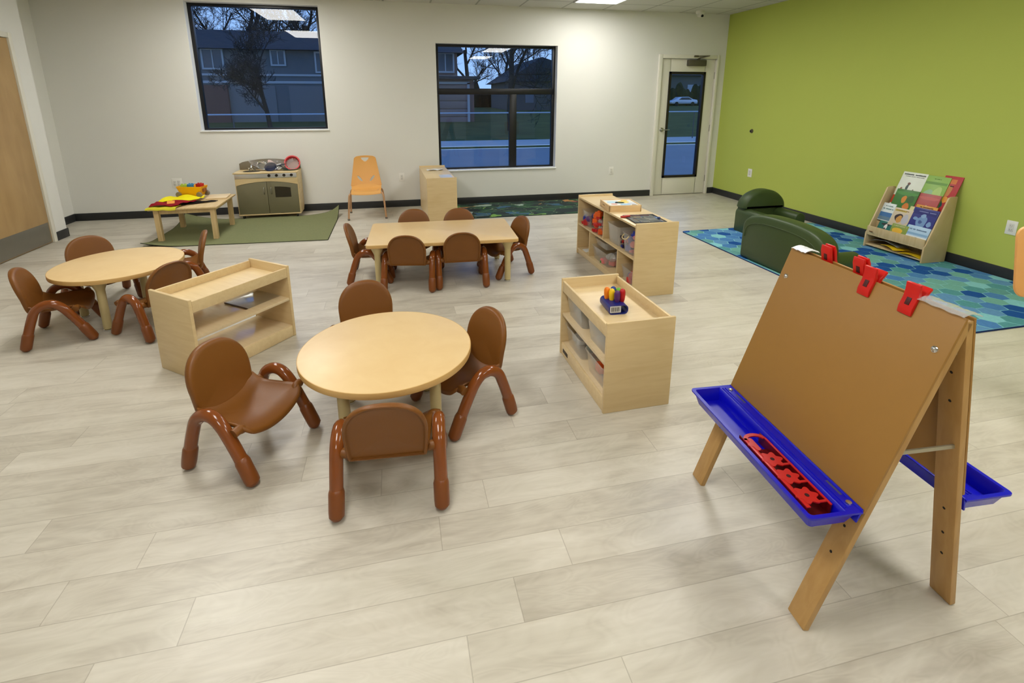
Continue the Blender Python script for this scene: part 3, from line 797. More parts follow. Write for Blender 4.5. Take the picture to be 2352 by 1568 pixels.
def crinkle(u, v): return Vector((-.125 + .25 * u, -.125 + .25 * v, .006 + .004 * math.sin(9 * u + 4 * v) * math.sin(7 * v) + .003 * math.sin(17 * u)))
MB().grid(17, 17, crinkle, thick=.002).build('pouch_sheet', clear('grey_pouch_film', (.5, .52, .52), .45, .08, (.22, .23, .23)), t)
g = MB(); g.tube([(-.128, -.128, .006), (.128, -.128, .006), (.128, .128, .006), (-.128, .128, .006)], .004, 8, closed=True); g.build('border_cord', plain('pouch_border', (46, 50, 52), .5), t)
t = thing('red_brush', 'red-handled paint brush resting across the clear pouch', 'brush', (1.86, 3.565, .592), math.radians(-6))
MB().tube([(-.13, .03, -.01), (-.09, .028, -.008), (-.05, .022, 0)], .01, 12, round_ends=True, rs=[.008, .011, .008]).build('handle', plain('brush_red', (176, 36, 30), .3), t)
MB().tube([(-.05, .022, 0), (.10, .01, 0.002)], .004, 8).build('rod', plain('rod_maroon', (92, 52, 52), .4), t)
MB().tube([(.14, -.06, -.004), (.165, -.063, -.004)], .010, 10, round_ends=True).build('end_cap', plain('cap_blue', (40, 60, 110), .4), t)

# small ruler on the floor behind the crayon shelf
t = tag(MB().box((-.08, -.012, 0), (.08, .012, .006), .002).build('wooden_strip', plain('strip_wood', (206, 182, 130), .5)), 'thin wooden strip lying on the floor just behind the crayon shelf', 'strip', None, (1.30, 2.9, 0), .0)
MB().box((-.07, -.008, .0055), (-.02, .008, .0075), .001).build('dark_slot', plain('strip_dark', (40, 34, 26), .6), t)

# cabinet-top papers
g = MB(); g.grid(9, 7, lambda u, v: Vector((-.11 + .22 * u, -.045 + .09 * v, .004 + .012 * abs(math.sin(5 * u + 2 * v)))), thick=.001)
tag(g.build('paper_bundle', plain('paper_white', (230, 230, 226), .6)), 'crumpled white paper lying at the wall end of the tall cabinet top', 'paper', None, (.50, 6.72, .5735), .1)
tag(MB().box((-.075, -.15, 0), (.075, .15, .002)).build('paper_sheet', plain('glossy_sheet', (214, 218, 228), .2, .6)), 'glossy white sheet on the near right corner of the tall cabinet top', 'paper', None, (.590, 6.13, .5735), .02)

# ------------------------------------------------------------------ easel
EW = wood('easel_beech', (190, 150, 92), (172, 130, 72), .42, (24, 24, 3))
HB = plain('tan_hardboard', (160, 117, 55), .45, .4, var=.03, scale=30)
HBI = plain('hardboard_rough_back', (112, 78, 44), .7, .2, var=.05, scale=30)
TRB = plain('cobalt_plastic', (8, 10, 190), .25, .5, var=.02)
yawE = math.radians(-3.7)
E0 = thing('art_easel', 'two-sided child art easel with brown boards and blue trays at right', 'easel', (1.345, 1.205, 0), yawE)
def leaf(sign, xb, xt, zt_):
    """matrix: local u along y, w up the slope, n outward"""
    up = Vector((xt - xb, 0, zt_)).normalized()
    yv = Vector((0, 1, 0)); nv = yv.cross(up) * 1.0
    if (nv.x < 0) != (sign < 0): nv = -nv
    M = Matrix.Identity(4)
    for i in range(3): M[i][0] = yv[i]; M[i][1] = nv[i]; M[i][2] = up[i]; M[i][3] = (xb, 0, 0)[i]
    return M, math.hypot(xt - xb, zt_)
for sgn, xb, xt, nm in ((-1, -.255, .060, 'front'), (1, .285, .095, 'rear')):
    M, Ls = leaf(sgn, xb, xt, .962)
    for yy in (-.316, .250):
        MB().box((yy, -.030, .006), (yy + .066, -.010, Ls - .006), .003, M=M).build('leg', EW, E0)
    b0 = .56 * 0 + (.415 if sgn < 0 else .42)
    MB().box((-.316, -.010, b0), (.316, -.003, Ls), .0015, mi=0, M=M).build('board', [HB], E0)
    rl = MB(); rl.box((-.25, -.028, Ls - .055), (.25, -.012, Ls - .008), .002, M=M); rl.build('top_rail', HBI, E0)
    bo = []
    for (yy, ww) in ((-.283, Ls - .105), (.283, Ls - .105)):
        MB().lathe([(0, -.003), (.010, -.003), (.009, .0), (.005, .002), (0, .0025)], 14, M=M @ T(yy, 0, ww) @ RX(-PI / 2 if True else 0)).build('bolt', CHROME, E0)
        MB().lathe([(0, .0), (.013, .0), (.013, .003), (.006, .005), (.006, .010), (0, .010)], 14, M=M @ T(yy, -.030, ww) @ RX(PI / 2)).build('nut', STEEL, E0)
    hl = MB()
    for yy in (-.283, .283):
        for ww in (.26, .35, .72, .81, .18) if sgn > 0 else (.255, .345):
            for nn in ((-.0305, -.0300), (-.0102, -.0097)):
                hl.lathe([(0, 0), (.0042, 0), (.0042, .0006), (0, .0006)], 10, M=M @ T(yy, nn[0], ww) @ RX(-PI / 2))
    hl.build('bolt_hole', plain('hole_black', (20, 14, 8), .8), E0)
    # tray
    zt_ = .402 if sgn < 0 else .392
    xs = xb + (xt - xb) * zt_ / .962          # board surface x at tray rim height
    tr = MB(); dpt = .165; hh = .050; Y = .318
    o = sgn
    def rim(ins, z, off=0.0):
        x0 = xs + o * (.002 + off); x1 = xs + o * (dpt - ins)
        return [(x0, -Y + ins, z), (x1, -Y + ins, z), (x1, Y - ins, z), (x0, Y - ins, z)]
    def rloop(ins, z, r=.014, inner=0.0):
        x0 = .002 + inner; x1 = dpt - ins; y1 = Y - ins
        pts = [(x0, -y1), ] + [(x1 - r + r * math.sin(a), -y1 + r - r * math.cos(a)) for a in (0, PI / 6, PI / 3, PI / 2)] + [(x1 - r + r * math.cos(a), y1 - r + r * math.sin(a)) for a in (0, PI / 6, PI / 3, PI / 2)] + [(x0, y1)]
        return [(xs + o * x, y, z) for x, y in pts]
    loops = [rloop(.022, zt_ - hh, .010, .03), rloop(.008, zt_ - .006, .012, .012), rloop(0, zt_ - .006), rloop(0, zt_), rloop(.012, zt_, .010, .045), rloop(.016, zt_ - .006, .010, .05), rloop(.026, zt_ - hh + .004, .008, .054)]
    n = len(loops[0]); vs = [p for l in loops for p in l]; fs = []
    for i in range(len(loops) - 1):
        for k in range(n): fs.append([i * n + k, i * n + (k + 1) % n, (i + 1) * n + (k + 1) % n, (i + 1) * n + k])
    fs.append(list(range(n))[::-1]); fs.append([(len(loops) - 1) * n + k for k in range(n)])
    tr.add(vs, fs)
    # sloping back flange that lies on the board
    tr.box((-Y + .004, -.002, zt_ / .962 * Ls - .040), (Y - .004, .004, zt_ / .962 * Ls + .004), .002, M=M)
    trayo = tr.build('paint_tray', TRB, E0, angle=45)
    rg = MB()
    for dx in (.030, .040): rg.tube([(xs + o * dx, -Y + .02, zt_ + .0005), (xs + o * dx, Y - .02, zt_ + .0005)], .0025, 8)
    rg.build('tray_ridge', TRB, trayo)
    sc = MB()
    for yy in (-.283, .283): sc.lathe([(0, 0), (.009, 0), (.008, .004), (0, .006)], 14, M=T(xs + o * .016, yy, zt_))
    sc.build('tray_screw', CHROME, trayo)
    sl = MB()
    for yy in (-.225, .225): sl.box((xs + o * .012 - .004, yy - .028, zt_ - .001), (xs + o * .012 + .004, yy + .028, zt_ + .0008), .002)
    sl.build('tray_slot', plain('slot_shade', (70, 70, 110), .6), trayo)
# braces, hinges
for yy in (-.300, .300):
    g = MB(); x0 = -.255 + .315 * .57 / .962; x1 = .285 - .19 * .565 / .962
    g.box((x0 + .02, yy - .003, .560), (x1 - .02, yy + .003, .572), .001); g.build('folding_brace', plain('brace_zinc', (172, 164, 140), .4, .5, .2), E0)
def hinge_fn(y0, y1):
    return lambda u, v: Vector((.052 + .058 * v, y0 + (y1 - y0) * u, .966 + .006 * math.sin(PI * v) + .0015 * math.sin(17 * u + 5 * v)))
MB().grid(9, 7, hinge_fn(.235, .305), thick=.002).build('hinge_tape', plain('white_tape', (236, 238, 242), .3), E0)['label'] = 'white tape hinge at the left end of the easel top'
MB().grid(13, 7, hinge_fn(-.316, -.19), thick=.002).build('hinge_tape', clear('clear_tape', (.9, .9, .9), .25, .08, (.85, .85, .85)), E0)['label'] = 'crinkled clear tape at the right end of the easel top'
# clips
REDC = plain('clip_red', (206, 22, 18), .3, .5)
def clip(lab, sgn, yl):
    xb, xt = (-.255, .060) if sgn < 0 else (.285, .095)
    M, Ls = leaf(sgn, xb, xt, .962)
    R0 = T(1.345, 1.205, 0) @ RZ(yawE)
    t = thing('easel_clip', lab, 'clip', R0 @ (M @ Vector((yl, -.0065, Ls))), 0, 'red clips on the easel top')
    q = (R0 @ M).to_quaternion(); t.rotation_mode = 'QUATERNION'; t.rotation_quaternion = q
    def jaw(s):
        g = MB(); w = .021
        prof = [(.0035, -.052), (.009, -.054), (.014, -.035), (.013, -.005), (.016, .012), (.024, .036), (.018, .040), (.0035, .010)]
        g.prism([(p[0] * s, p[1]) for p in prof], -w, w, axis='x', bev=.002)
        return g
    # jaws: prism axis x puts (y,z)
    jaw(1).build('jaw', REDC, t); jaw(-1).build('jaw', REDC, t)
    sp = MB()
    for s in (1, -1): sp.box((-.007, s * .0138 - .0012, -.026), (.007, s * .0138 + .0012, -.004), .001)
    sp.build('spring_slot', plain('slot_maroon', (70, 10, 12), .5), t)
    return t
clip('red plastic clip on the rear easel board, leftmost of the four', 1, .165)
clip('red plastic clip on the rear easel board, second from left', 1, .030)
clip('red plastic clip gripping the front easel board near its middle', -1, -.030)
clip('red plastic clip gripping the front easel board, rightmost of the four', -1, -.170)

# red cup holder lying in the front tray
R0 = T(1.345, 1.205, 0) @ RZ(yawE)
loc = R0 @ Vector((-.2195, -.115, .357))
t = thing('cup_holder', 'red plastic paint cup holder lying in the front blue easel tray', 'cup holder', loc, yawE)
REDP = plain('red_plastic', (196, 30, 30), .32, .5); REDD = plain('red_plastic_shaded', (100, 5, 11), .4, .4)  # second red has the shade inside the holder put into its colour
Ly = .158; wx = .039
# trough body: front and back walls + base
g = MB(); g.box((-wx, -Ly, 0), (-wx + .004, Ly, .036), .001); g.box((wx - .004, -Ly, 0), (wx, Ly, .036), .001); g.box((-wx, -Ly, 0), (wx, Ly - .04, .003))
g.build('trough', REDD, t)
g = MB(); g.box((-wx - .001, -Ly, .034), (-wx + .012, Ly - .02, .038), .001); g.box((wx - .006, -Ly, .034), (wx + .001, Ly - .03, .038), .001)
arc = [(wx * math.cos(a), Ly - .03 + .03 * math.sin(a)) for a in [PI * k / 12 for k in range(13)]] + [((wx - .012) * math.cos(a), Ly - .03 + .016 * math.sin(a)) for a in [PI - PI * k / 12 for k in range(13)]]
g.prism(arc, .034, .038)
g.build('rim', REDP, t)
for k_, yy in enumerate((.105, .032, -.042, -.118)):
    g = MB(); pts = []
    for j in range(48):
        a = 2 * PI * j / 48; r = .031 + .006 * math.cos(6 * a)
        pts.append((-.008 + r * math.cos(a) * .95, yy + r * math.sin(a) * .92))
    if k_ == 0: pts = [(min(x, -.012), y) for x, y in pts]
    g.prism(pts, .0345, .0385); 
    if k_ > 0: g.box((.004, yy - .028, .034), (wx - .002, yy - .020, .0375), .001)
    f_ = g.build('flower_plate', REDP, t)
    if k_ > 0: MB().lathe([(0, .0386), (.0065, .0386), (.0065, .0391), (0, .0391)], 16, M=T(-.008, yy, 0)).build('hole', plain('hole_dark_red', (48, 4, 6), .8), f_)

# ------------------------------------------------------------------ rugs
def clip_poly(poly, x0, x1, y0, y1):
    def cl(P, f, inter):
        out = []
        for i in range(len(P)):
            a, b = P[i - 1], P[i]
            if f(b):
                if not f(a): out.append(inter(a, b))
                out.append(b)
            elif f(a): out.append(inter(a, b))
        return out
    def ix(v): return lambda a, b: (v, a[1] + (b[1] - a[1]) * (v - a[0]) / (b[0] - a[0]))
    def iy(v): return lambda a, b: (a[0] + (b[0] - a[0]) * (v - a[1]) / (b[1] - a[1]), v)
    for f, it in ((lambda p: p[0] >= x0, ix(x0)), (lambda p: p[0] <= x1, ix(x1)), (lambda p: p[1] >= y0, iy(y0)), (lambda p: p[1] <= y1, iy(y1))):
        poly = cl(poly, f, it)
        if len(poly) < 3: return []
    return poly
def carpet(name, rgb, var=.18): return plain(name, rgb, .95, .1, var=var, scale=55, bump=.5)
hexc = [carpet('rug_deep_blue', (34, 82, 150)), carpet('rug_blue', (78, 128, 182)), carpet('rug_steel_blue', (98, 146, 188)), carpet('rug_teal', (86, 148, 152)), carpet('rug_sea_green', (116, 172, 160)), carpet('rug_aqua', (134, 196, 202)), carpet('rug_slate_teal', (100, 154, 150))]
RB = thing('hexagon_rug', 'blue and teal hexagon patterned rug by the green wall', 'rug', (4.125, 3.67, 0), math.radians(.6))
rw, rl = .915, 1.39
MB().prism(rrect(2 * rw, 2 * rl, .06), 0.0005, .007, bev=.003).build('binding', carpet('rug_navy_edge', (30, 48, 92)), RB)
pm = MB(); pm.prism(rrect(2 * rw - .024, 2 * rl - .024, .05), .002, .0078, mi=5)
R_ = .084; rnd = random.Random(5)
wts = [0] * 22 + [1] * 18 + [2] * 18 + [3] * 20 + [4] * 18 + [5] * 10 + [6] * 16
for i in range(-9, 10):
    for j in range(-11, 12):
        cx = i * 1.5 * R_; cy = (j + (i % 2) * .5) * math.sqrt(3) * R_
        pts = []
        for k in range(6):
            a = PI / 3 * k; pts.append((cx + R_ * .955 * math.cos(a) + .004 * math.sin(i * 3 + j * 5 + k), cy + R_ * .955 * math.sin(a)))
        c = clip_poly(pts, -rw + .016, rw - .016, -rl + .016, rl - .016)
        if c: pm.prism(c, .006, .0084, mi=rnd.choice(wts))
pm.build('hexagon_pile', hexc, RB, flat=True)

# green rug with curled corners
ax0, ax1, ay0, ay1 = -2.63, -.775, 5.66, 6.86
def gz(u, v):
    def k(d, r, hgt): return hgt * max(0, 1 - d / r) ** 2
    z = .006
    z += k(math.hypot(u, (1 - v) * .75), .30, .10)            # back left corner stands up
    z += k(math.hypot(u * 1.0, v * .8), .22, .05)
    z += k((1 - u) + .35 * (1 - v), .10, .06) + k(math.hypot(1 - u, (1 - v)), .3, .07)
    z += .004 * math.sin(9 * u) * math.sin(5 * v)
    return max(.0062, z)
def grug(u, v):
    x = ax0 + (ax1 - ax0) * u; y = ay0 + (ay1 - ay0) * v
    x += .10 * v * (1 - u) * 0 ; y += -.10 * u * (1 - v)
    return Vector((x, y, gz(u, v)))
g = MB().grid(64, 42, grug, thick=.0055)
OL = carpet('olive_carpet', (126, 129, 92), .12)
GRG = g.build('olive_rug', OL); tag(GRG, 'plain olive green rug with curled corners under the little wooden table', 'rug')
edge = [grug(u / 40, 0) for u in range(41)] + [grug(1, v / 28) for v in range(1, 29)] + [grug(1 - u / 40, 1) for u in range(1, 41)] + [grug(0, 1 - v / 28) for v in range(1, 28)]
MB().tube([p + Vector((0, 0, -.0025)) for p in edge], .0038, 8, closed=True).build('bound_edge', carpet('dark_binding', (52, 54, 40)), GRG)

# road rug
def road_mat():
    m, nt, b, L = base_mat('road_rug_print')
    tc = N(nt, 'ShaderNodeTexCoord')
    mp = N(nt, 'ShaderNodeMapping'); mp.inputs['Scale'].default_value = (5.5, 8.5, 1); mp.inputs['Rotation'].default_value = (0, 0, .25); L.new(tc.outputs['Object'], mp.inputs['Vector'])
    ns = N(nt, 'ShaderNodeTexNoise', i_Scale=1.1, i_Detail=1.0); L.new(mp.outputs[0], ns.inputs['Vector'])
    va = N(nt, 'ShaderNodeVectorMath', operation='MULTIPLY_ADD'); L.new(ns.outputs['Color'], va.inputs[0]); va.inputs[1].default_value = (1.3, 1.3, 0); L.new(mp.outputs[0], va.inputs[2])
    vo = N(nt, 'ShaderNodeTexVoronoi', distance='CHEBYCHEV', i_Scale=1.0); L.new(va.outputs[0], vo.inputs['Vector'])
    sp = N(nt, 'ShaderNodeSeparateColor'); L.new(vo.outputs['Color'], sp.inputs[0])
    rp = N(nt, 'ShaderNodeValToRGB'); rp.color_ramp.interpolation = 'CONSTANT'
    cols = [(0, (52, 60, 60)), (.30, (58, 86, 66)), (.42, (46, 54, 54)), (.54, (66, 96, 118)), (.61, (128, 168, 84)), (.68, (54, 68, 64)), (.76, (100, 58, 70)), (.80, (158, 174, 160)), (.87, (56, 80, 68)), (.92, (176, 130, 84)), (.955, (50, 56, 58))]
    while len(rp.color_ramp.elements) < len(cols): rp.color_ramp.elements.new(.99)
    for e, (p, c) in zip(rp.color_ramp.elements, cols): e.position = p; e.color = lin(c)
    L.new(sp.outputs[0], rp.inputs['Fac'])
    ve = N(nt, 'ShaderNodeTexVoronoi', feature='DISTANCE_TO_EDGE', i_Scale=.55); L.new(va.outputs[0], ve.inputs['Vector'])
    lt = N(nt, 'ShaderNodeMath', operation='LESS_THAN'); lt.inputs[1].default_value = .013; L.new(ve.outputs['Distance'], lt.inputs[0])
    mx = N(nt, 'ShaderNodeMix', data_type='RGBA'); L.new(lt.outputs[0], mx.inputs['Factor']); L.new(rp.outputs['Color'], mx.inputs['A']); mx.inputs['B'].default_value = lin((104, 126, 92))
    L.new(mx.outputs['Result'], b.inputs['Base Color']); b.inputs['Roughness'].default_value = .95; b.inputs['Specular IOR Level'].default_value = .1
    return m
RR = thing('road_rug', 'dark play rug printed with green roads under the centre window', 'rug', (1.80, 6.68, 0), 0)
MB().prism(rrect(2.16, .93, .03), 0.0005, .006, bev=.002).build('binding', carpet('road_rug_edge', (34, 52, 44)), RR)
MB().prism(rrect(2.13, .90, .025), .003, .0066).build('printed_pile', road_mat(), RR)

# ------------------------------------------------------------------ green soft seats
GV = plain('dark_green_vinyl', (54, 70, 34), .42, .4, var=.05, scale=12, bump=.1)
def soft_box(lo, hi, r, n=3):
    return MB().box(lo, hi, r, n)
# armchair facing -y (away from the back wall)
A1 = thing('soft_armchair', 'dark green soft child armchair farther back near the green wall', 'armchair', (4.10, 4.97, 0.007), 0, 'green soft seats')
w = .535; d = .46
soft_box((-w / 2 + .10, -d, .0), (w / 2 - .10, -.03, .16), .025).build('seat', GV, A1)
for s in (-1, 1):
    x0 = -w / 2 if s < 0 else w / 2 - .13
    pts = [(x0, 0)] + [(x0, .2)] + [(x0 + .065 - .065 * math.cos(a), .215 + .062 * math.sin(a)) for a in [PI * k / 10 for k in range(11)]] + [(x0 + .13, .2), (x0 + .13, 0)]
    g = MB(); g.prism(pts, -d, 0, axis='y', bev=.008); g.build('armrest', GV, A1, angle=50)
out = [(-w / 2 + .005, 0), (-w / 2 + .005, .10)] + [(-(w / 2 + .004) * math.cos(a), .285 + .20 * math.sin(a)) for a in [PI * k / 28 for k in range(29)]] + [(w / 2 - .005, .10), (w / 2 - .005, 0)]
out = [(-(w / 2 + .004), .268)] + [(-(w / 2 + .004) * math.cos(a), .285 + .205 * math.sin(a)) for a in [PI * k / 28 for k in range(29)]] + [((w / 2 + .004), .268)]
g = MB(); g.prism(out, -.15, .004, axis='y', bev=.035); g.build('backrest', GV, A1, angle=60)
g = MB(); g.box((-w / 2 + .02, -.13, .0), (w / 2 - .02, 0, .275), .01); g.build('back_base', GV, A1)
# loveseat with its back to the camera, facing +x
A2 = thing('soft_loveseat', 'dark green soft child loveseat with its rounded back to the camera', 'loveseat', (3.245, 3.60, 0.007), math.radians(.8), 'green soft seats')
Lh = .47
g = MB(); g.box((0.02, -Lh + .12, 0), (.44, Lh - .12, .17), .03, 3); g.build('seat', GV, A2)
for s in (-1, 1):
    y0 = -Lh if s < 0 else Lh - .15
    pts = [(y0, 0), (y0, .19)] + [(y0 + .075 - .075 * math.cos(a), .205 + .07 * math.sin(a)) for a in [PI * k / 10 for k in range(11)]] + [(y0 + .15, .19), (y0 + .15, 0)]
    g = MB(); g.prism(pts, .02, .40, axis='x', bev=.012); g.build('armrest', GV, A2, angle=50)
ysup = []
for k_ in range(41):
    a = PI * k_ / 40; ysup.append((-(Lh + .004) * math.copysign(abs(math.cos(a)) ** .75, math.cos(a)), .255 + .215 * abs(math.sin(a)) ** .62))
out = [(-(Lh + .004), .0), (-(Lh + .004), .12)] + ysup + [((Lh + .004), .12), ((Lh + .004), .0)]
g = MB(); g.prism(out, -.006, .16, axis='x', bev=.030); g.build('backrest', GV, A2, angle=60)
seam = [Vector((-.0065, y * .90, .20 + (z - .235) * .82)) for y, z in ysup]
MB().tube(seam, .0035, 8).build('piping', GV, A2)

# ------------------------------------------------------------------ book rack
RW = wood('rack_birch', (206, 184, 142), (188, 162, 116), .42, (3, 26, 3))
BR = thing('book_rack', 'birch book display rack with picture books against the green wall', 'book rack', (4.735, 3.795, .0085), 0)
hw = .305
side = [(0, 0), (.275, 0), (.268, .622), (.195, .622), (.17, .612), (.012, .168), (0, .15)]
for s in (-1, 1):
    y0 = -hw if s < 0 else hw - .016
    MB().prism([(p[0], p[1]) for p in side], y0, y0 + .016, axis='y', bev=.003).build('side_panel', RW, BR)
MB().box((.012, -hw + .016, .018), (.265, hw - .016, .032), .002).build('bottom_shelf', RW, BR)
MB().box((.004, -hw + .010, .140), (.018, hw - .010, .222), .003).build('front_lip', RW, BR)
MB().box((.255, -hw + .016, .03), (.266, hw - .016, .60)).build('back_panel', RW, BR)
MB().box((.006, -hw + .012, .128), (.26, hw - .012, .142), .002).build('shelf_floor', RW, BR)
tiers = ((.060, .145, .16, .44), (.125, .30, .2, .30), (.185, .45, .24, .61))
for (x, z) in ((.092, .235), (.150, .40)):
    g = MB(); g.box((x + .012, -hw + .016, z - .09), (x + .022, hw - .016, z + .035), .002); g.build('tier_board', RW, BR)
g = MB(); g.box((-.0055, .22, .165), (-.0045, .26, .175)) ; g.build('stamped_mark', plain('stamp_brown', (120, 84, 48), .6), BR, flat=True)
tilt = math.radians(-19.5)
def book(y, x, z, w, h, cover, label, art=(), title=None, tcol=(60, 60, 60), lean=0.0):
    """front of the cover faces -x; y = centre, z = bottom"""
    t = thing('picture_book', label, 'book', (4.735 + x, 3.795 + y, z + .0085), 0, 'picture books on the rack')
    t.rotation_euler = Euler((lean, -tilt, 0))
    MB().box((0, -w / 2, 0), (.008, w / 2, h), .001).build('cover', plain('cover_%d_%d_%d' % cover, cover, .35, .45, var=.06, scale=10), t)
    for i, (c, cy, cz, ry, rz_, kind) in enumerate(art):
        g = MB()
        # cover coordinates: cy from -1 (viewer left = +y) to 1, cz 0..1
        Y = -cy * w / 2; Z = cz * h
        th = .0007 + .00025 * i
        if kind == 'r': g.box((-th, Y - ry * w, Z - rz_ * h), (0.0005, Y + ry * w, Z + rz_ * h))
        else:
            pts = [(Y + ry * w * math.cos(a) * (1 + .12 * math.sin(3 * a + i)), Z + rz_ * h * math.sin(a) * (1 + .10 * math.cos(2 * a + i))) for a in [2 * PI * k / 22 for k in range(22)]]
            g.prism(pts, -th, .0005, axis='x')
        g.build('cover_art', plain('art_%d_%d_%d' % c, c, .4), t, flat=True)
    if title:
        g = MB(); r = random.Random(len(label) + int(w * 1000))
        for (cy0, cy1, cz, hz) in title:
            yy = -cy0 * w / 2
            while yy > -cy1 * w / 2:
                gw = r.uniform(.4, .95) * hz * h
                if r.random() > .16: g.box((-.0032, yy - gw, cz * h - hz * h * .5), (.0005, yy, cz * h + hz * h * r.uniform(.25, .5)))
                yy -= gw + hz * h * .22
        g.build('title_lettering', plain('ink_%d_%d_%d' % tcol, tcol, .5), t, flat=True)
    return t
# back tier
book(.140, .185, .445, .245, .355, (222, 226, 212), 'white picture book with grey title and small figures, top left of the rack',
     [((118, 84, 72), -.15, .66, .055, .05, 'e'), ((70, 84, 80), -.2, .54, .05, .11, 'e'), ((150, 96, 84), -.62, .50, .045, .04, 'e'), ((120, 110, 96), .35, .48, .04, .04, 'e'), ((190, 62, 36), -.88, .18, .06, .12, 'r')], [(-.85, .85, .93, .035), (-.7, .8, .875, .012)], (96, 100, 98))
book(-.085, .187, .445, .215, .35, (140, 180, 84), 'green forest picture book at the top middle of the rack',
     [((106, 150, 66), 0, .80, .46, .035, 'r'), ((150, 188, 150), -.3, .48, .18, .14, 'e'), ((176, 204, 120), .4, .55, .18, .16, 'e'), ((52, 60, 70), -.75, .36, .08, .05, 'e'), ((58, 62, 70), -.35, .36, .07, .04, 'e'), ((66, 70, 76), .35, .34, .05, .04, 'e')], [(-.3, .3, .92, .02)], (110, 150, 60))
book(-.205, .195, .445, .16, .37, (178, 44, 46), 'red picture book half hidden at the top right of the rack',
     [((206, 112, 40), -.1, .86, .3, .06, 'r'), ((190, 120, 60), -.15, .60, .28, .16, 'e'), ((222, 150, 46), .05, .38, .18, .08, 'e'), ((30, 92, 82), -.4, .25, .24, .11, 'e')], [(-.7, .4, .74, .025)], (60, 24, 20))
book(.115, .155, .425, .225, .20, (66, 118, 52), 'green storybook with orange creature below the white book',
     [((82, 142, 66), 0, .80, .48, .10, 'e'), ((214, 134, 44), -.05, .50, .10, .20, 'e'), ((56, 96, 44), .5, .55, .16, .18, 'e'), ((204, 116, 36), .35, .18, .14, .16, 'e')])
book(-.095, .158, .405, .20, .215, (176, 82, 80), 'coral pink storybook below the green forest book',
     [((196, 100, 94), 0, .80, .46, .08, 'e'), ((86, 110, 60), .02, .42, .06, .06, 'e'), ((110, 60, 40), -.05, .30, .22, .05, 'e'), ((196, 210, 190), .03, .47, .025, .02, 'e')])
# middle tier
book(.222, .098, .285, .13, .185, (212, 220, 220), 'small white and blue book at the left of the middle tier',
     [((58, 108, 160), 0, .36, .48, .12, 'r'), ((92, 120, 140), 0, .14, .48, .10, 'r')], [(-.5, .6, .84, .05), (-.75, .75, .68, .06)], (112, 140, 138))
book(.070, .092, .262, .19, .185, (206, 190, 164), 'beige book with dark-haired round face in the middle tier',
     [((190, 166, 70), -.2, .86, .3, .05, 'r'), ((46, 28, 24), -.15, .48, .20, .22, 'e'), ((196, 142, 64), -.05, .40, .14, .2, 'e'), ((182, 180, 188), .55, .45, .16, .26, 'e')], [(-.7, .6, .88, .04)], (150, 120, 60))
book(-.020, .104, .285, .09, .20, (204, 198, 140), 'pale yellow thin book showing in the middle of the rack',
     [((160, 150, 110), -.1, .7, .2, .06, 'e'), ((120, 104, 80), .1, .4, .2, .05, 'e')])
book(-.120, .106, .285, .20, .23, (208, 146, 36), 'yellow-orange book peeking above the blue monster-like cover', [((46, 20, 20), -.1, .78, .30, .025, 'r')], [(-.6, .6, .92, .035)], (90, 40, 20))
book(-.135, .088, .245, .235, .245, (38, 44, 124), 'dark blue book with pale furry shape at the right of the middle tier',
     [((30, 36, 112), 0, .84, .46, .10, 'r'), ((112, 146, 190), .0, .45, .20, .26, 'e'), ((132, 164, 200), .0, .70, .10, .08, 'e'), ((120, 152, 196), .62, .42, .09, .10, 'e'), ((120, 152, 196), -.55, .56, .10, .06, 'e'), ((60, 84, 140), -.1, .45, .07, .07, 'e'), ((30, 100, 104), -.8, .14, .08, .12, 'e')], [(-.5, .75, .87, .05)], (118, 124, 176))
# front tier
book(.150, .055, .150, .20, .19, (28, 108, 98), 'teal book with a black and white animal face at the lower left of the rack',
     [((66, 130, 124), 0, .82, .46, .10, 'r'), ((24, 30, 30), -.25, .58, .22, .08, 'e'), ((226, 222, 218), -.18, .46, .08, .14, 'e'), ((56, 36, 36), -.22, .34, .05, .06, 'e'), ((206, 204, 196), .1, .14, .16, .12, 'e')])
book(.022, .042, .146, .165, .15, (126, 146, 52), 'yellow and green picture book in the middle of the front tier',
     [((222, 176, 40), -.15, .52, .30, .26, 'e'), ((226, 150, 76), -.2, .30, .24, .16, 'e'), ((196, 140, 40), .45, .30, .12, .14, 'e')], [(-.75, .8, .88, .05)], (196, 196, 150))
book(-.150, .044, .146, .215, .175, (172, 202, 226), 'light blue book with dark green hill at the lower right of the rack',
     [((130, 170, 206), 0, .56, .48, .06, 'r'), ((226, 230, 230), 0, .22, .49, .22, 'r'), ((30, 84, 60), .02, .22, .22, .16, 'e')], [(-.75, .7, .80, .07)], (108, 136, 170))
# magazines in the bottom slot
YL = plain('cover_yellow_gloss', (222, 186, 30), .3)
def flat_mag(lab, pts_y, col, zoff, rzm, w=.20, d=.16, x=.075):
    g = MB(); g.grid(9, 9, lambda u, v: Vector((-d / 2 + d * u, -w / 2 + w * v, .004 + .018 * math.sin(PI * v) * (1 - u) + zoff)), thick=.004)
    o = g.build('magazine', col); tag(o, lab, 'magazine', 'magazines in the bottom of the rack', (4.735 + x, 3.795 + pts_y, .0415), rzm)
flat_mag('yellow magazine lying at the right of the rack bottom slot', -.17, YL, .0, .12)
flat_mag('yellow magazine bent in the middle of the rack bottom slot', .02, YL, .018, -.35, .20)
g = MB(); g.grid(13, 9, lambda u, v: Vector((-.09 + .17 * v, -.16 + .32 * u, .008 + .055 * math.sin(PI * (u * .8 + .15)) * (1 - .6 * v) + .004 * math.sin(20 * u + 5 * v))), thick=.002)
tag(g.build('plastic_bag', clear('silver_bag', (.8, .82, .82), .5, .1, (.42, .46, .46))), 'shiny clear plastic bag curled in the rack bottom slot', 'bag', None, (4.735 + .105, 3.795 + .12, .0415 + .012), 0)

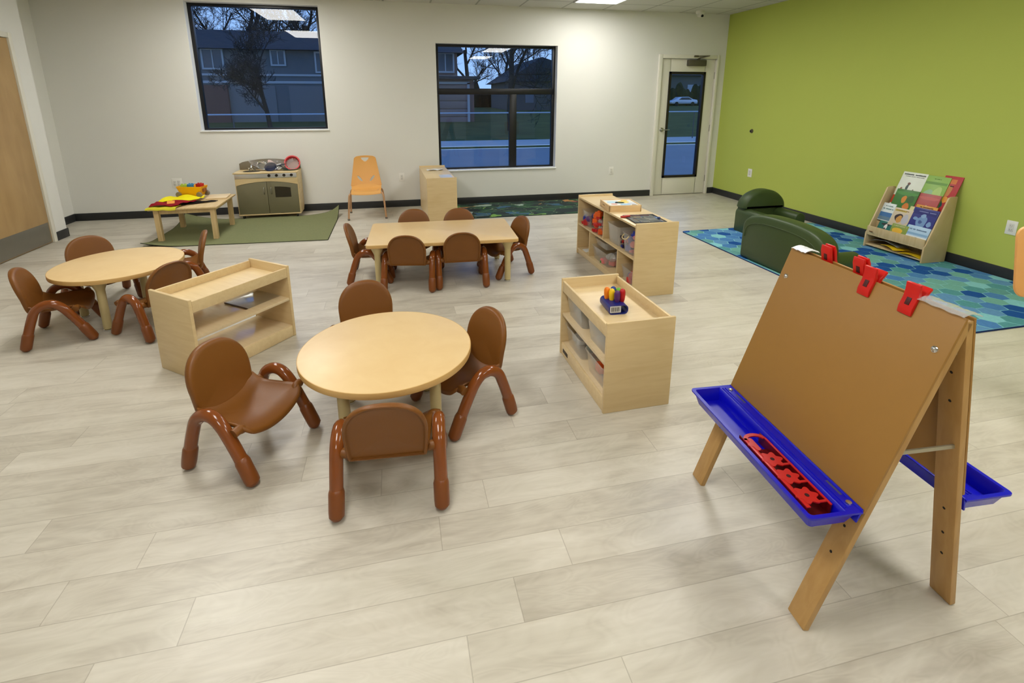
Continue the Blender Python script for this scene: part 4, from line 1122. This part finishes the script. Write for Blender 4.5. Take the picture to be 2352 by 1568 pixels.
# ------------------------------------------------------------------ play kitchen
PK = thing('play_kitchen', 'wooden play kitchen with olive doors and silver knob panel', 'play kitchen', (-1.628, 6.98, 0), math.radians(1.0))
pw = .372; pd = .16; OLV = plain('olive_taupe_panel', (116, 110, 84), .4, .4)
PKW = wood('kitchen_birch', (218, 196, 150), (204, 176, 126), .4, (3, 3, 20))
for s in (-1, 1):
    x0 = -pw if s < 0 else pw - .016
    MB().prism([(-pd, .055), (pd - .05, .055), (pd, .10), (pd, .583), (-pd, .583)], x0, x0 + .016, axis='x', bev=.002).build('side_panel', PKW, PK)
MB().box((-pw, -pd - .006, .045), (pw, pd - .05, .062), .003).build('base_board', PKW, PK)
MB().box((-pw + .016, pd - .012, .06), (pw - .016, pd - .002, .583)).build('back_panel', PKW, PK)
MB().box((-pw - .012, -pd - .022, .583), (pw + .006, pd, .60), .004).build('counter', PKW, PK)
cpn = MB().box((-pw + .006, -pd - .012, .525), (pw - .01, -pd, .583), .002).build('control_panel', plain('silver_panel', (205, 205, 205), .28, .5, .7), PK)
for k_ in range(4):
    kn = MB().lathe([(0, 0), (.019, 0), (.018, .010), (.013, .016), (.011, .024), (0, .025)], 18, M=T(.035 + .089 * k_, -pd - .012, .556) @ RX(PI / 2)).build('knob', plain('knob_black', (30, 24, 22), .2), cpn)
arcp = lambda x: .432 + .05 * (1 - (x / pw) ** 2)
pts = [(-pw + .004, .525)] + [(-pw + .004 + (2 * pw - .008) * k_ / 24, arcp(-pw + .004 + (2 * pw - .008) * k_ / 24)) for k_ in range(25)] + [(pw - .004, .525)]
MB().prism(pts, -pd - .008, -pd + .008, axis='y').build('arched_apron', PKW, PK)
for s in (-1, 1):
    xs_ = [(-pw + .010, -.008), (-.004, pw - .010)][0 if s < 0 else 1]
    top = [(xs_[0] + (xs_[1] - xs_[0]) * k_ / 12) for k_ in range(13)]
    pts = [(x, arcp(x) - .003) for x in top] + [(xs_[1], .066), (xs_[0], .066)]
    dr_ = MB().prism(pts, -pd - .006, -pd + .006, axis='y', bev=.0015).build('door', OLV, PK)
    hx = -.042 if s < 0 else .042
    MB().tube(spline([(hx, -pd - .006, .405), (hx, -pd - .026, .392), (hx, -pd - .026, .335), (hx, -pd - .006, .322)], 5), .006, 10).build('handle', STEEL, dr_)
    if s > 0:
        wp = [(.085, .272), (.275, .272), (.275, .393), (.22, .404), (.15, .411), (.085, .413)]
        MB().prism(wp, -pd - .0075, -pd - .005, axis='y').build('oven_window', plain('oven_dark', (44, 38, 24), .25), dr_)
bpts = [(-pw - .004, .598), (pw, .598), (pw, .655)] + [(pw - 2 * pw * k_ / 20 - .002, .665 + .072 * math.sin(PI * (.12 + .80 * (1 - k_ / 20)))) for k_ in range(1, 20)] + [(-pw - .004, .68)]
MB().prism(bpts, pd - .02, pd - .006, axis='y', bev=.002).build('backsplash', plain('taupe_backsplash', (122, 112, 92), .4), PK)
fa = MB(); fa.tube(spline([(-.20, .04, .60), (-.20, .04, .65), (-.195, .0, .675), (-.19, -.04, .66), (-.19, -.05, .64)], 5), .010, 10, round_ends=True)
for dx in (-.035, .035): fa.lathe([(0, 0), (.012, 0), (.009, .02), (.014, .03), (.012, .038), (0, .04)], 12, M=T(-.20 + dx, .03, .60))
fa.build('faucet', CHROME, PK)
MB().lathe([(.10, .6005), (.104, .603), (.09, .603), (.082, .6006)], 30, M=T(-.19, -.05, 0) @ Matrix.Scale(.75, 4, (0, 1, 0))).build('sink_basin', plain('sink_dark', (56, 50, 44), .3, .5, .4), PK)
for sx in (-1, 1):
    for yy in (-pd + .03, pd - .08):
        MB().lathe([(0, -.012), (.022, -.012), (.024, -.006), (.024, .006), (.022, .012), (0, .012)], 16, M=T(sx * (pw - .05), yy, .0245) @ RY(PI / 2)).build('caster', plain('caster_black', (22, 20, 20), .4), PK)
# things on it
def lump(u, v, sx, sy, sz, sd):
    a = 2 * PI * u; r = math.sin(PI * min(.985, max(.04, .5 + v * .5))) ** .55
    k1 = 1 + .18 * math.sin(3 * a + sd) + .10 * math.sin(7 * a + 3 * v + sd) + .06 * math.sin(13 * a + 9 * v)
    return Vector((sx * r * k1 * math.cos(a), sy * r * k1 * math.sin(a), sz * (1 - v) * (1 + .15 * math.sin(5 * a + sd))))
bagm = clear('glossy_clear_bag', (.93, .93, .95), .10, .07, (.8, .8, .82), 1.0)
g = MB(); g.grid(41, 11, lambda u, v: lump(u, v, .24, .085, .12, 1.0))
tag(g.build('plastic_bag', bagm), 'crumpled clear bag of play dishes on the play kitchen counter', 'bag', None, (-1.62, 6.995, .605), 0)
def pan(x, y, z, r, col, lab, rot):
    t = thing('toy_pan', lab, 'toy pan', (x, y, z), 0, 'play pans in the clear bag'); t.rotation_euler = rot
    MB().lathe([(0, 0), (r * .8, 0), (r, .02), (r * 1.02, .022), (r * .95, .02), (r * .76, .003), (0, .003)], 24).build('pan_body', col, t)
    MB().tube([(r, 0, .018), (r + .05, 0, .026), (r + .11, 0, .026)], .007, 8, round_ends=True).build('pan_handle', plain('pan_handle_dark', (28, 30, 44), .3), t)
pan(-1.70, 6.985, .655, .062, CHROME, 'small silver toy pan at the left inside the clear bag', (.9, .2, .3))
pan(-1.59, 6.955, .635, .072, plain('navy_gloss', (30, 36, 62), .2), 'dark blue toy pan in the middle of the clear bag', (.75, -.15, .1))
pan(-1.60, 7.03, .675, .058, plain('pale_pink_gloss', (232, 206, 200), .3), 'pale pink toy pan on top inside the clear bag', (.8, .3, 2.2))
pan(-1.49, 6.96, .620, .05, CHROME, 'small silver toy lid at the right inside the clear bag', (.6, .1, -.6))
t = thing('red_basket', 'red plastic toy basket standing on its side on the play kitchen', 'basket', (-1.337, 7.035, .678), 0)
t.rotation_euler = (math.radians(68), 0, .1)
g = MB()
g.lathe([(.084, -.03), (.088, -.028), (.094, .028), (.099, .034), (.086, .034), (.084, .028), (.078, -.026)], 28); g.build('basket_wall', plain('basket_red', (206, 36, 44), .3), t)
rb = MB()
for k_ in range(14):
    a = 2 * PI * k_ / 14; rb.tube([(.072 * math.cos(a), .072 * math.sin(a), -.03), (.096 * math.cos(a), .096 * math.sin(a), .034)], .005, 6)
rb.build('rib', plain('basket_red', (206, 36, 44), .3), t)
MB().lathe([(0, -.03), (.0775, -.03), (.0775, -.024), (0, -.024)], 28).build('basket_base', plain('basket_grey', (170, 150, 140), .4), t)
t = tag(MB().lathe([(0, 0), (.07, 0), (.10, .012), (.103, .014), (.098, .014), (.068, .004), (0, .004)], 28).build('teal_plate', plain('teal_plastic', (70, 120, 118), .3)), 'teal plastic plate under the red basket on the play kitchen', 'plate', None, (-1.36, 7.0, .601), 0)

# ------------------------------------------------------------------ little wooden table with toys
LT = thing('wooden_play_table', 'small birch play table with splayed square legs on the olive rug', 'table', (-2.262, 6.20, .006), math.radians(1.5))
LW = wood('play_table_birch', (212, 186, 138), (196, 166, 114), .42, (26, 3, 3))
MB().box((-.33, -.385, .350), (.33, .385, .368), .004).build('tabletop', LW, LT)
MB().box((-.27, -.33, .300), (.27, .33, .350), .002).build('apron', LW, LT)
for sx in (-1, 1):
    for sy in (-1, 1):
        p0 = Vector((sx * .268, sy * .318, 0)); p1 = Vector((sx * .272, sy * .322, .35))
        g = MB(); hs = .024
        g.add([(p.x + dx * hs, p.y + dy * hs, p.z) for p in (p0, p1) for dx, dy in ((-1, -1), (1, -1), (1, 1), (-1, 1))], [[0, 1, 5, 4], [1, 2, 6, 5], [2, 3, 7, 6], [3, 0, 4, 7], [3, 2, 1, 0], [4, 5, 6, 7]])
        g.build('leg', LW, LT)
zt_ = .375
tag(MB().box((-.11, -.13, 0), (.11, .13, .016), .003).build('wooden_tray', wood('tray_pale', (228, 206, 168), (212, 186, 144), .45)), 'flat pale wooden tray at the right of the play table top', 'tray', None, (-2.075, 6.40, zt_), .1)
# yellow toy wagon with blocks
YW = plain('wagon_yellow', (246, 180, 16), .32, .5)
t = thing('toy_wagon', 'yellow plastic toy wagon of blocks standing on the play table', 'toy wagon', (-2.36, 6.455, zt_ + .012), math.radians(-14))
g = MB()
lo = rrect(.22, .12, .02, 4); hi = rrect(.30, .16, .02, 4); hi2 = rrect(.285, .145, .018, 4); lo2 = rrect(.205, .105, .016, 4); n = len(lo)
vs = [(x, y, .014) for x, y in lo] + [(x, y, .125) for x, y in hi] + [(x, y, .125) for x, y in hi2] + [(x, y, .022) for x, y in lo2]; fs = []
for i in range(3):
    for k_ in range(n): fs.append([i * n + k_, i * n + (k_ + 1) % n, (i + 1) * n + (k_ + 1) % n, (i + 1) * n + k_])
fs.append(list(range(n))[::-1]); fs.append([3 * n + k_ for k_ in range(n)]); g.add(vs, fs); g.build('tub', YW, t)
for sx in (-1, 1):
    for sy in (-1, 1):
        MB().lathe([(0, -.014), (.028, -.014), (.032, -.008), (.032, .008), (.028, .014), (0, .014)], 20, M=T(sx * .122, sy * .072, .032) @ RX(PI / 2)).build('wheel', plain('wheel_grey', (128, 116, 98), .5), t)
MB().box((.135, -.03, .06), (.155, .03, .10), .004).build('tow_hitch', plain('hitch_brown', (150, 92, 50), .4), t)
rw_ = T(-2.36, 6.455, zt_ + .012) @ RZ(math.radians(-14))
for nm, c, x, y, z in (('lime green', (172, 196, 50), -.095, 0, .1), ('sky blue', (60, 140, 180), -.015, .01, .105), ('amber', (244, 172, 24), .06, .01, .1), ('red', (188, 26, 22), .105, -.01, .115)):
    g = MB(); g.box((-.032, -.03, 0), (.032, .03, .05), .004)
    for dx in (-.016, .016): g.lathe([(0, .05), (.009, .05), (.009, .058), (0, .058)], 12, M=T(dx, 0, 0))
    tag(g.build('toy_block', plain('block_' + nm.replace(' ', '_'), c, .35)), '%s toy block heaped in the yellow wagon' % nm, 'block', 'blocks in the yellow wagon', rw_ @ Vector((x, y, z - .008)), random.uniform(-.3, .3))
# dress-up clothes
def cloth(name, corners, zf, mat, lab, nu=25, nv=15, th=.004):
    c = [Vector((p[0], p[1], 0)) for p in corners]
    def f(u, v):
        p = (c[0] * (1 - u) + c[1] * u) * (1 - v) + (c[3] * (1 - u) + c[2] * u) * v
        return Vector((p.x, p.y, zf(u, v, p)))
    o = MB().grid(nu, nv, f, thick=th).build(name, mat, angle=70)
    tag(o, lab, 'clothes', 'dress-up clothes on the play table'); return o
zt2 = zt_ + .005
yel = plain('bright_yellow_cloth', (240, 226, 24), .8, .2, var=.06)
drd = plain('dark_red_cloth', (142, 14, 26), .8, .2, var=.10)
blk = plain('black_cloth', (22, 16, 14), .85, .1)
cloth('yellow_cloth', [(-2.60, 6.05), (-2.20, 6.16), (-2.20, 6.36), (-2.58, 6.40)], lambda u, v, p: zt2 + .012 + .022 * abs(math.sin(5 * u + 2.2 * v)) * (.5 + .5 * v) + .012 * math.sin(3 * v + 4 * u) ** 2, yel, 'bright yellow dress-up cloth folded on the play table')
cloth('black_cloth', [(-2.42, 5.90), (-2.02, 6.10), (-2.00, 6.14), (-2.30, 6.14)], lambda u, v, p: zt2 + .005 + .006 * math.sin(6 * u) ** 2, blk, 'black dress-up cloth edge under the yellow one')
cloth('red_cloth', [(-2.585, 5.86), (-2.30, 5.84), (-2.20, 6.10), (-2.56, 6.10)], lambda u, v, p: zt2 + .014 + .018 * abs(math.sin(4 * u + 3 * v)) + .010 * math.sin(7 * v) ** 2, drd, 'dark red dress-up cloth at the front corner of the play table')
def hang(u, v, p):
    d = 5.812 - p.y
    return zt2 + .004 + .006 * math.sin(8 * u) ** 2 - (0 if d < 0 else min(.05, d * 1.2))
cloth('yellow_cloth', [(-2.60, 5.80), (-2.31, 5.79), (-2.30, 5.93), (-2.60, 5.93)], hang, plain('mustard_cloth', (206, 196, 50), .8, .2, var=.1), 'mustard yellow cloth hanging over the front corner of the play table')
st = MB().box((-.035, -.03, 0), (.035, .03, .002)).build('cloth_patch', plain('patch_orange', (232, 150, 60), .7)); tag(st, 'orange patch on the dark red dress-up cloth', 'patch', None, (-2.40, 5.94, zt2 + .040), .3); st.rotation_euler = (.35, .0, .3)

# ------------------------------------------------------------------ maple stacking chair
MC = thing('stacking_chair', 'maple coloured plastic stacking chair alone against the back wall', 'chair', (-.400, 6.70, 0), PI + math.radians(1.5))
MS = plain('maple_plastic', (226, 168, 92), .38, .45, var=.04, scale=6)
TB = plain('tan_metal_tube', (196, 152, 112), .32, .5, .3)
# seat (local +y = front)
def seat_f(u, v):
    x = (u - .5) * 2; y = v
    hw_ = .192 - .010 * y
    z = .352 + .012 * x * x - .012 * math.sin(PI * min(1, y * 1.1))
    if y > .82: z -= .03 * ((y - .82) / .18) ** 2
    if y < .2: z += .05 * ((.2 - y) / .2) ** 2
    return Vector((x * hw_, -.15 + .355 * y, z))
MB().grid(17, 15, seat_f, thick=.010).build('seat', MS, MC, angle=70)
# backrest with three openings: built as a grid with faces left out
def back_f(u, v):
    x = (u - .5) * 2
    hw_ = .198 - .062 * v
    if v < .25: hw_ += .0
    c = 1.0
    if v > .93: hw_ -= .03 * ((v - .93) / .07) ** 2
    y = -.150 - .02 * v - .055 * math.sin(PI * v * .5) + .025 * x * x * (1 - v * .5)
    z = .385 + .375 * v + (.012 * (1 - x * x) if v > .9 else 0)
    return Vector((x * hw_, y, z))
nu, nv = 97, 97
vs = [back_f(i / (nu - 1), j / (nv - 1)) for j in range(nv) for i in range(nu)]
fs = []
def hole(u, v):
    x = (u - .5) * 2
    if .82 < v < .925 and abs(x) < .06 + .32 * (v - .82) / .105: return True
    for s in (-1, 1):
        a = (x * s - .50) ; b = (v - .235)
        p = a * .80 + b * 2.2 * .55; q = -a * .6 + b * 2.2 * .8
        p = a + b * 1.1 * -1.2; q = b
        a_ = x * s - (.44 + (v - .235) * 1.6)
        if abs(v - .235) < .10 and abs(a_) < .10 * math.sqrt(max(0, 1 - ((v - .235) / .10) ** 2)): return True
    return False
for j in range(nv - 1):
    for i in range(nu - 1):
        if not hole((i + .5) / (nu - 1), (j + .5) / (nv - 1)): fs.append([j * nu + i, j * nu + i + 1, (j + 1) * nu + i + 1, (j + 1) * nu + i])
g = MB().add(vs, fs)
bo = g.build('backrest', MS, MC, angle=70, recalc=False)
sm = bo.modifiers.new('thickness', 'SOLIDIFY'); sm.thickness = .009; sm.offset = 0
for s in (-1, 1):
    MB().tube(spline([(s * .232, .235, .012), (s * .214, .20, .27), (s * .200, .185, .325), (s * .17, .15, .338), (s * .14, .06, .338)], 6), .0115, 12).build('leg', TB, MC)
    MB().tube(spline([(s * .226, -.205, .012), (s * .212, -.165, .25), (s * .195, -.13, .325), (s * .17, -.08, .337), (s * .14, .06, .338)], 6), .0115, 12).build('leg', TB, MC)
MB().tube([(-.17, .15, .334), (.17, .15, .334)], .010, 10).build('front_rail', TB, MC)
for s in (-1, 1):
    for (x, y) in ((.232, .235), (.226, -.205)): MB().lathe([(0, 0), (.013, 0), (.016, .006), (.0135, .022), (0, .022)], 14, M=T(s * x, y, 0)).build('foot_cap', plain('grey_glide', (112, 104, 94), .4), MC)

# chair whose back just enters the frame at right
RC = thing('desk_chair', 'tan chair back cut off by the right edge of the picture', 'chair', (2.962, 1.318, 0), math.radians(165))
MB().box((-.17, -.12, .44), (.17, .20, .47), .014).build('seat', plain('tan_seat', (214, 160, 96), .45), RC)
def rc_back(u, v, d, sc):
    return Vector((u + .10 * (v - .57), -.30 + d - .10 * (v - .7) + .10 * u * u, v))
ro = [(x, y + .755) for x, y in rrect(.42, .34, .05, 6)]
MB().ring(ro, (0, .755), [(.05, .008), (.9, .008), (.98, .006), (1, 0), (.98, -.006), (.9, -.008), (.05, -.008)], rc_back).build('backrest', plain('tan_back', (222, 164, 96), .42), RC)
MB().tube(spline([(0, -.05, .43), (0, -.24, .44), (0, -.31, .52), (0, -.305, .70)], 5), .014, 10).build('back_stem', DARKMET, RC)
MB().tube([(0, 0, .06), (0, 0, .44)], .022, 14).build('column', DARKMET, RC)
for k_ in range(5):
    a = 2 * PI * k_ / 5
    MB().tube([(0, 0, .07), (.10 * math.cos(a), .10 * math.sin(a), .035), (.11 * math.cos(a), .11 * math.sin(a), .0)], .014, 10).build('leg', DARKMET, RC)

# ------------------------------------------------------------------ outdoors at dusk
ASPH = plain('asphalt', (150, 150, 150), .8, .3, var=.15, scale=.5)
CONC = plain('sidewalk_concrete', (196, 192, 186), .8, .2, var=.08, scale=1)
GRASS = plain('dormant_grass', (86, 92, 52), .95, .1, var=.45, scale=.6)
def ground(name, y0, y1, z0, z1, mat, x0=-70, x1=110, lab=None):
    o = MB().add([(x0, y0, z0), (x1, y0, z0), (x1, y1, z1), (x0, y1, z1)], [[0, 1, 2, 3]]).build(name, mat, flat=True)
    return struct(o, lab)
ground('road', YB + .2, 16.9, -.15, -.15, ASPH, lab='grey-blue street outside the windows')
ground('curb_strip', 16.9, 17.75, -.14, -.14, GRASS, lab='dark grass strip along the street')
ground('sidewalk', 17.75, 20.2, -.13, -.13, CONC, lab='pale sidewalk across the street')
ground('lawn', 20.2, 60, -.13, .45, GRASS, lab='dark lawn across the street')
ground('far_ground', 60, 220, .45, .45, GRASS)
# fence
fe = thing('chain_link_fence', 'low chain-link fence with pale top rail across the street', 'fence', (6, 19.5, -.13))
FM = plain('galvanised', (196, 200, 204), .4, .5, .3)
MB().tube([(-40, 0, 1.09), (30, 0, 1.12)], .025, 8).build('top_rail', FM, fe)
for k_ in range(10): MB().tube([(-29.5 + 6 * k_, 0, 0), (-29.5 + 6 * k_, 0, 1.08)], .022, 8).build('post', plain('dark_post', (70, 74, 78), .5), fe)
# houses
SID = plain('blue_grey_siding', (112, 116, 116), .8, .2, var=.15, scale=.4)
SIDT = plain('tan_siding', (136, 112, 100), .8, .2, var=.12, scale=.4)
ROOF = plain('dark_shingles', (70, 72, 74), .9, .1, var=.2, scale=2)
TRH = plain('house_trim', (188, 190, 188), .6)
WGL = plain('house_window_glass', (62, 76, 84), .1, .6)
GAR = plain('garage_door_paint', (128, 128, 126), .7)
def prismx(g, pts, x0, x1, mi=0): g.prism(pts, x0, x1, axis='x', mi=mi)
hs = thing('town_house', 'long two-storey row house across the street behind both windows', 'house', (0, 35, 0))
MB().box((-34, 0, -.1), (-3.2, 9, 4.6)).build('wall', SID, hs)
MB().box((-3.2, .0, -.1), (4.35, 9, 4.6)).build('wall', SIDT, hs)
g = MB(); prismx(g, [(-.6, 4.45), (4.3, 6.05), (9.6, 4.45)], -35, 4.75); g.build('roof', ROOF, hs)
MB().box((-34, -.06, 2.9), (4.4, .02, 3.02)).build('belt_trim', TRH, hs)
MB().box((-34, -.05, 2.45), (-3.4, .02, 2.6)).build('belt_trim', TRH, hs)
for (x0, x1, z0, z1) in ((-11.1, -10.05, 3.35, 4.4), (-7.2, -6.5, 3.6, 4.4), (-4.6, -3.9, 3.2, 4.3), (3.05, 4.05, 3.3, 4.4), (-16, -15, 3.3, 4.4), (.2, 1.2, 3.3, 4.4)):
    w_ = MB()
    for a, b, c, d_ in ((x0 - .1, x0, z0 - .1, z1 + .1), (x1, x1 + .1, z0 - .1, z1 + .1), (x0, x1, z0 - .1, z0), (x0, x1, z1, z1 + .1), ((x0 + x1) / 2 - .03, (x0 + x1) / 2 + .03, z0, z1)): w_.box((a, -.09, c), (b, .01, d_))
    wf_ = w_.build('window', TRH, hs)
    MB().box((x0, -.05, z0), (x1, -.03, z1)).build('pane', WGL, wf_)
for (x0, x1) in ((-9.9, -7.2), (-6.4, -3.9)):
    MB().box((x0, -.05, -.05), (x1, .0, 2.3)).build('garage_door', GAR, hs)
MB().box((-11.3, -.08, -.05), (-10.2, .0, 2.2)).build('entry_door', TRH, hs)
MB().box((-12.0, -.3, -.05), (-9.9, .02, 2.35)).build('porch_brick', plain('dusky_brick', (120, 84, 74), .9), hs)
ga = MB(); ga.box((-2.6, -2.0, -.1), (5.15, .2, 2.75)); ga.build('garage_wall', SIDT, hs)
g = MB(); g.box((-2.9, -2.5, 2.72), (5.5, .4, 2.9)); g.build('garage_roof', ROOF, hs)
gd = MB()
for k_ in range(5): gd.box((-.9, -2.06, -.1 + .5 * k_), (4.7, -2.0, .36 + .5 * k_), .02)
gd.build('garage_door', plain('garage_door_tan', (146, 124, 116), .7), hs)
gt = MB(); gt.box((4.7, -2.08, -.1), (4.86, -1.98, 2.5)); gt.box((-1.05, -2.08, -.1), (-.9, -1.98, 2.5)); gt.box((-1.05, -2.08, 2.42), (4.86, -1.98, 2.56)); gt.build('garage_trim', TRH, hs)
h2 = thing('gabled_house', 'dark gabled house far off at the right of the centre window', 'house', (15.0, 52, 0.2))
MB().box((-3.2, 0, 0), (7, 10, 3.4)).build('wall', plain('dark_siding', (84, 84, 86), .8), h2)
MB().prism([(-3.8, 3.0), (.1, 5.45), (7.6, 3.2)], -.6, 10.6, axis='y').build('roof', ROOF, h2)
MB().box((-1.5, -.06, .9), (-.6, .02, 2.0)).build('window', plain('dim_window', (96, 106, 118), .3), h2)
h3 = thing('grey_house', 'small dim house far off behind the glass of the exit door', 'house', (47, 80, .45))
MB().box((-9, 0, 0), (9, 9, 5)).build('wall', plain('dim_grey_siding', (96, 100, 96), .8), h3)
MB().prism([(-.8, 4.9), (4.5, 9.5), (9.8, 4.9)], -10, 10, axis='x').build('roof', ROOF, h3)
for x in (-5, 2.5): MB().box((x, -.08, 1.2), (x + 2, .02, 3.4)).build('window', TRH, h3)
# car
car = thing('parked_car', 'pale silver car parked far away, seen through the exit door glass', 'car', (42.6, 70, .45), math.radians(0))
CP = plain('car_silver', (214, 218, 222), .25, .6, .2)
prof = [(-2.1, .35), (-2.15, .62), (-1.9, .80), (-1.25, .90), (-.65, 1.32), (.55, 1.36), (1.35, 1.0), (2.0, .92), (2.12, .70), (2.1, .35)]
g = MB(); g.prism(prof, -.85, .85, axis='y', bev=.06); g.build('body', CP, car)
g = MB()
for y in (-.862, .85): g.prism([(-1.05, .92), (-.58, 1.25), (.50, 1.28), (1.10, 1.0), (1.0, .92)], y, y + .012, axis='y')
g.build('side_window', plain('car_glass', (40, 50, 60), .1), car)
for x in (-1.35, 1.3):
    for y in (-.86, .66): MB().lathe([(0, 0), (.30, 0), (.33, .04), (.33, .16), (.30, .2), (0, .2)], 20, M=T(x, y + .2, .33) @ RX(PI / 2)).build('wheel', plain('tyre', (24, 24, 24), .7), car)
# trees
BARK = plain('wet_bark', (62, 58, 54), .9, .1, var=.2, scale=4)
def tree(loc, h, r, seed, lab, levels=5, spread=.55, nb=4, droop=0.0, first=.35):
    rn = random.Random(seed)
    t = thing('bare_tree', lab, 'tree', loc, rn.uniform(0, 6), 'bare trees outside')
    trunk = MB(); br = MB()
    def grow(p, d, L_, r_, lev, g):
        n = 4 if lev < 2 else 3; pts = [p]; rs = [r_]
        for k in range(n):
            d = (d + Vector((rn.uniform(-1, 1), rn.uniform(-1, 1), rn.uniform(-.4, .9))) * (.10 + .05 * lev)).normalized()
            p = p + d * (L_ / n); pts.append(p); rs.append(r_ * (1 - .42 * (k + 1) / n))
        g.tube(pts, 0, 7 if lev < 2 else (4 if lev < 3 else 3), rs=rs)
        if lev >= levels: return
        m = nb + (1 if lev > 0 else 0)
        for k in range(m):
            f = (first if lev == 0 else .25) + (1 - (first if lev == 0 else .25)) * (k + rn.random() * .8) / m
            f = min(f, .99); i = min(int(f * n), n - 1); q = pts[i].lerp(pts[i + 1], f * n - i)
            a = rn.uniform(0, 2 * PI); x = d.orthogonal().normalized(); y = d.cross(x)
            nd = (d * rn.uniform(.5, .95) + (x * math.cos(a) + y * math.sin(a)) * spread * rn.uniform(.8, 1.5) + Vector((0, 0, .12 - droop))).normalized()
            grow(q, nd, L_ * rn.uniform(.5, .72), max(.012, rs[i] * .55), lev + 1, br)
    grow(Vector((0, 0, 0)), Vector((0, 0, 1)), h * .55, r, 0, trunk)
    trunk.build('trunk', BARK, t, recalc=False); br.build('branches', BARK, t, recalc=False)
BACK = [(-12.4, 48, 13, .40, 3, 'large bare tree rising behind the row house at the left window'), (-17.2, 50, 13, .30, 4, 'bare tree behind the row house at the far left of the left window'),
        (-7.4, 47, 13, .34, 8, 'bare tree behind the row house at the right of the left window'),
        (-15.0, 52, 12, .26, 15, 'bare tree half hidden behind the large one at the left window'), (6.9, 47, 10, .24, 21, 'bare tree behind the row house corner in the centre window'),
        (13.2, 63, 11, .24, 27, 'distant bare tree behind the dark gabled house'), (17.5, 66, 11, .22, 29, 'distant bare tree at the right edge of the centre window')]
for (x, y, h_, r_, sd, lb_) in BACK: tree((x, y, .3), h_, r_, sd, lb_, nb=4, spread=.62, first=.3)
tree((5.75, 25, -.1), 9.5, .17, 12, 'bare tree with dark trunk in the lawn, right half of the centre window', spread=.75, first=.25)
tree((-6.2, 28, 0), 5.5, .12, 31, 'small twiggy tree standing in front of the row house', spread=.8, first=.2)
tree((31, 60, .4), 12, .3, 35, 'distant bare tree beyond the parked car')
HG = plain('dim_hedge', (48, 52, 40), .95, .1, var=.4, scale=1.5)
def hedge(loc, sx, sz, sd, lab):
    rn = random.Random(sd)
    g = MB(); ph = [rn.uniform(0, 6) for _ in range(6)]
    def f(u, v):
        a = PI * v; x = (u - .5) * 2 * sx
        r = sz * (.82 + .16 * math.sin(x * 1.9 + ph[0]) + .10 * math.sin(x * 4.7 + ph[1]) + .05 * math.sin(x * 11 + ph[2])) * (1 - abs(2 * u - 1) ** 6)
        return Vector((x, -1.2 * math.cos(a) * r / sz, r * math.sin(a)))
    g.grid(90, 9, f); tag(g.build('hedge', HG), lab, 'hedge', 'dark hedges outside', loc)
hedge((10, 66, .3), 14, 3.2, 1, 'dark hedge line far behind the lawn in the centre window')
hedge((40, 74, .3), 16, 3.6, 2, 'dark hedge line behind the parked car')

# ------------------------------------------------------------------ world, camera, render look
w = bpy.data.worlds.new('dusk'); scn.world = w; w.use_nodes = True
nt = w.node_tree; L = nt.links; bg = nt.nodes['Background']
tc = N(nt, 'ShaderNodeTexCoord'); sp = N(nt, 'ShaderNodeSeparateXYZ'); L.new(tc.outputs['Generated'], sp.inputs[0])
rp = N(nt, 'ShaderNodeValToRGB'); L.new(sp.outputs['Z'], rp.inputs['Fac'])
rp.color_ramp.elements[0].position = 0.0; rp.color_ramp.elements[0].color = (.36, .56, .95, 1)
rp.color_ramp.elements[1].position = .5; rp.color_ramp.elements[1].color = (.12, .27, .70, 1)
L.new(rp.outputs['Color'], bg.inputs['Color']); bg.inputs['Strength'].default_value = .95

cam = bpy.data.cameras.new('camera'); co = bpy.data.objects.new('camera', cam); COL.objects.link(co); scn.camera = co
cam.sensor_fit = 'HORIZONTAL'; cam.sensor_width = 36.0
cam.lens = 1145.74 / 2352 * 36.0
cam.shift_x = (1176 - 1162.58) / 2352; cam.shift_y = (515.38 - 784) / 2352
r = Vector((.976543732, -.215318721, -.000433638796)); u = Vector((.05292876, .23809683, .96979815)); f_ = Vector((.20871245, .94707325, -.24390852))
M = Matrix.Identity(4)
for i in range(3): M[i][0] = r[i]; M[i][1] = u[i]; M[i][2] = -f_[i]; M[i][3] = (0, 0, 1.5)[i]
co.matrix_world = M
cam.clip_start = .02; cam.clip_end = 500

vs_ = scn.view_settings
scn.display_settings.display_device = 'sRGB'
vs_.view_transform = 'Standard'; vs_.look = 'None'; vs_.exposure = 0.48; vs_.gamma = 1.0; vs_.use_curve_mapping = False
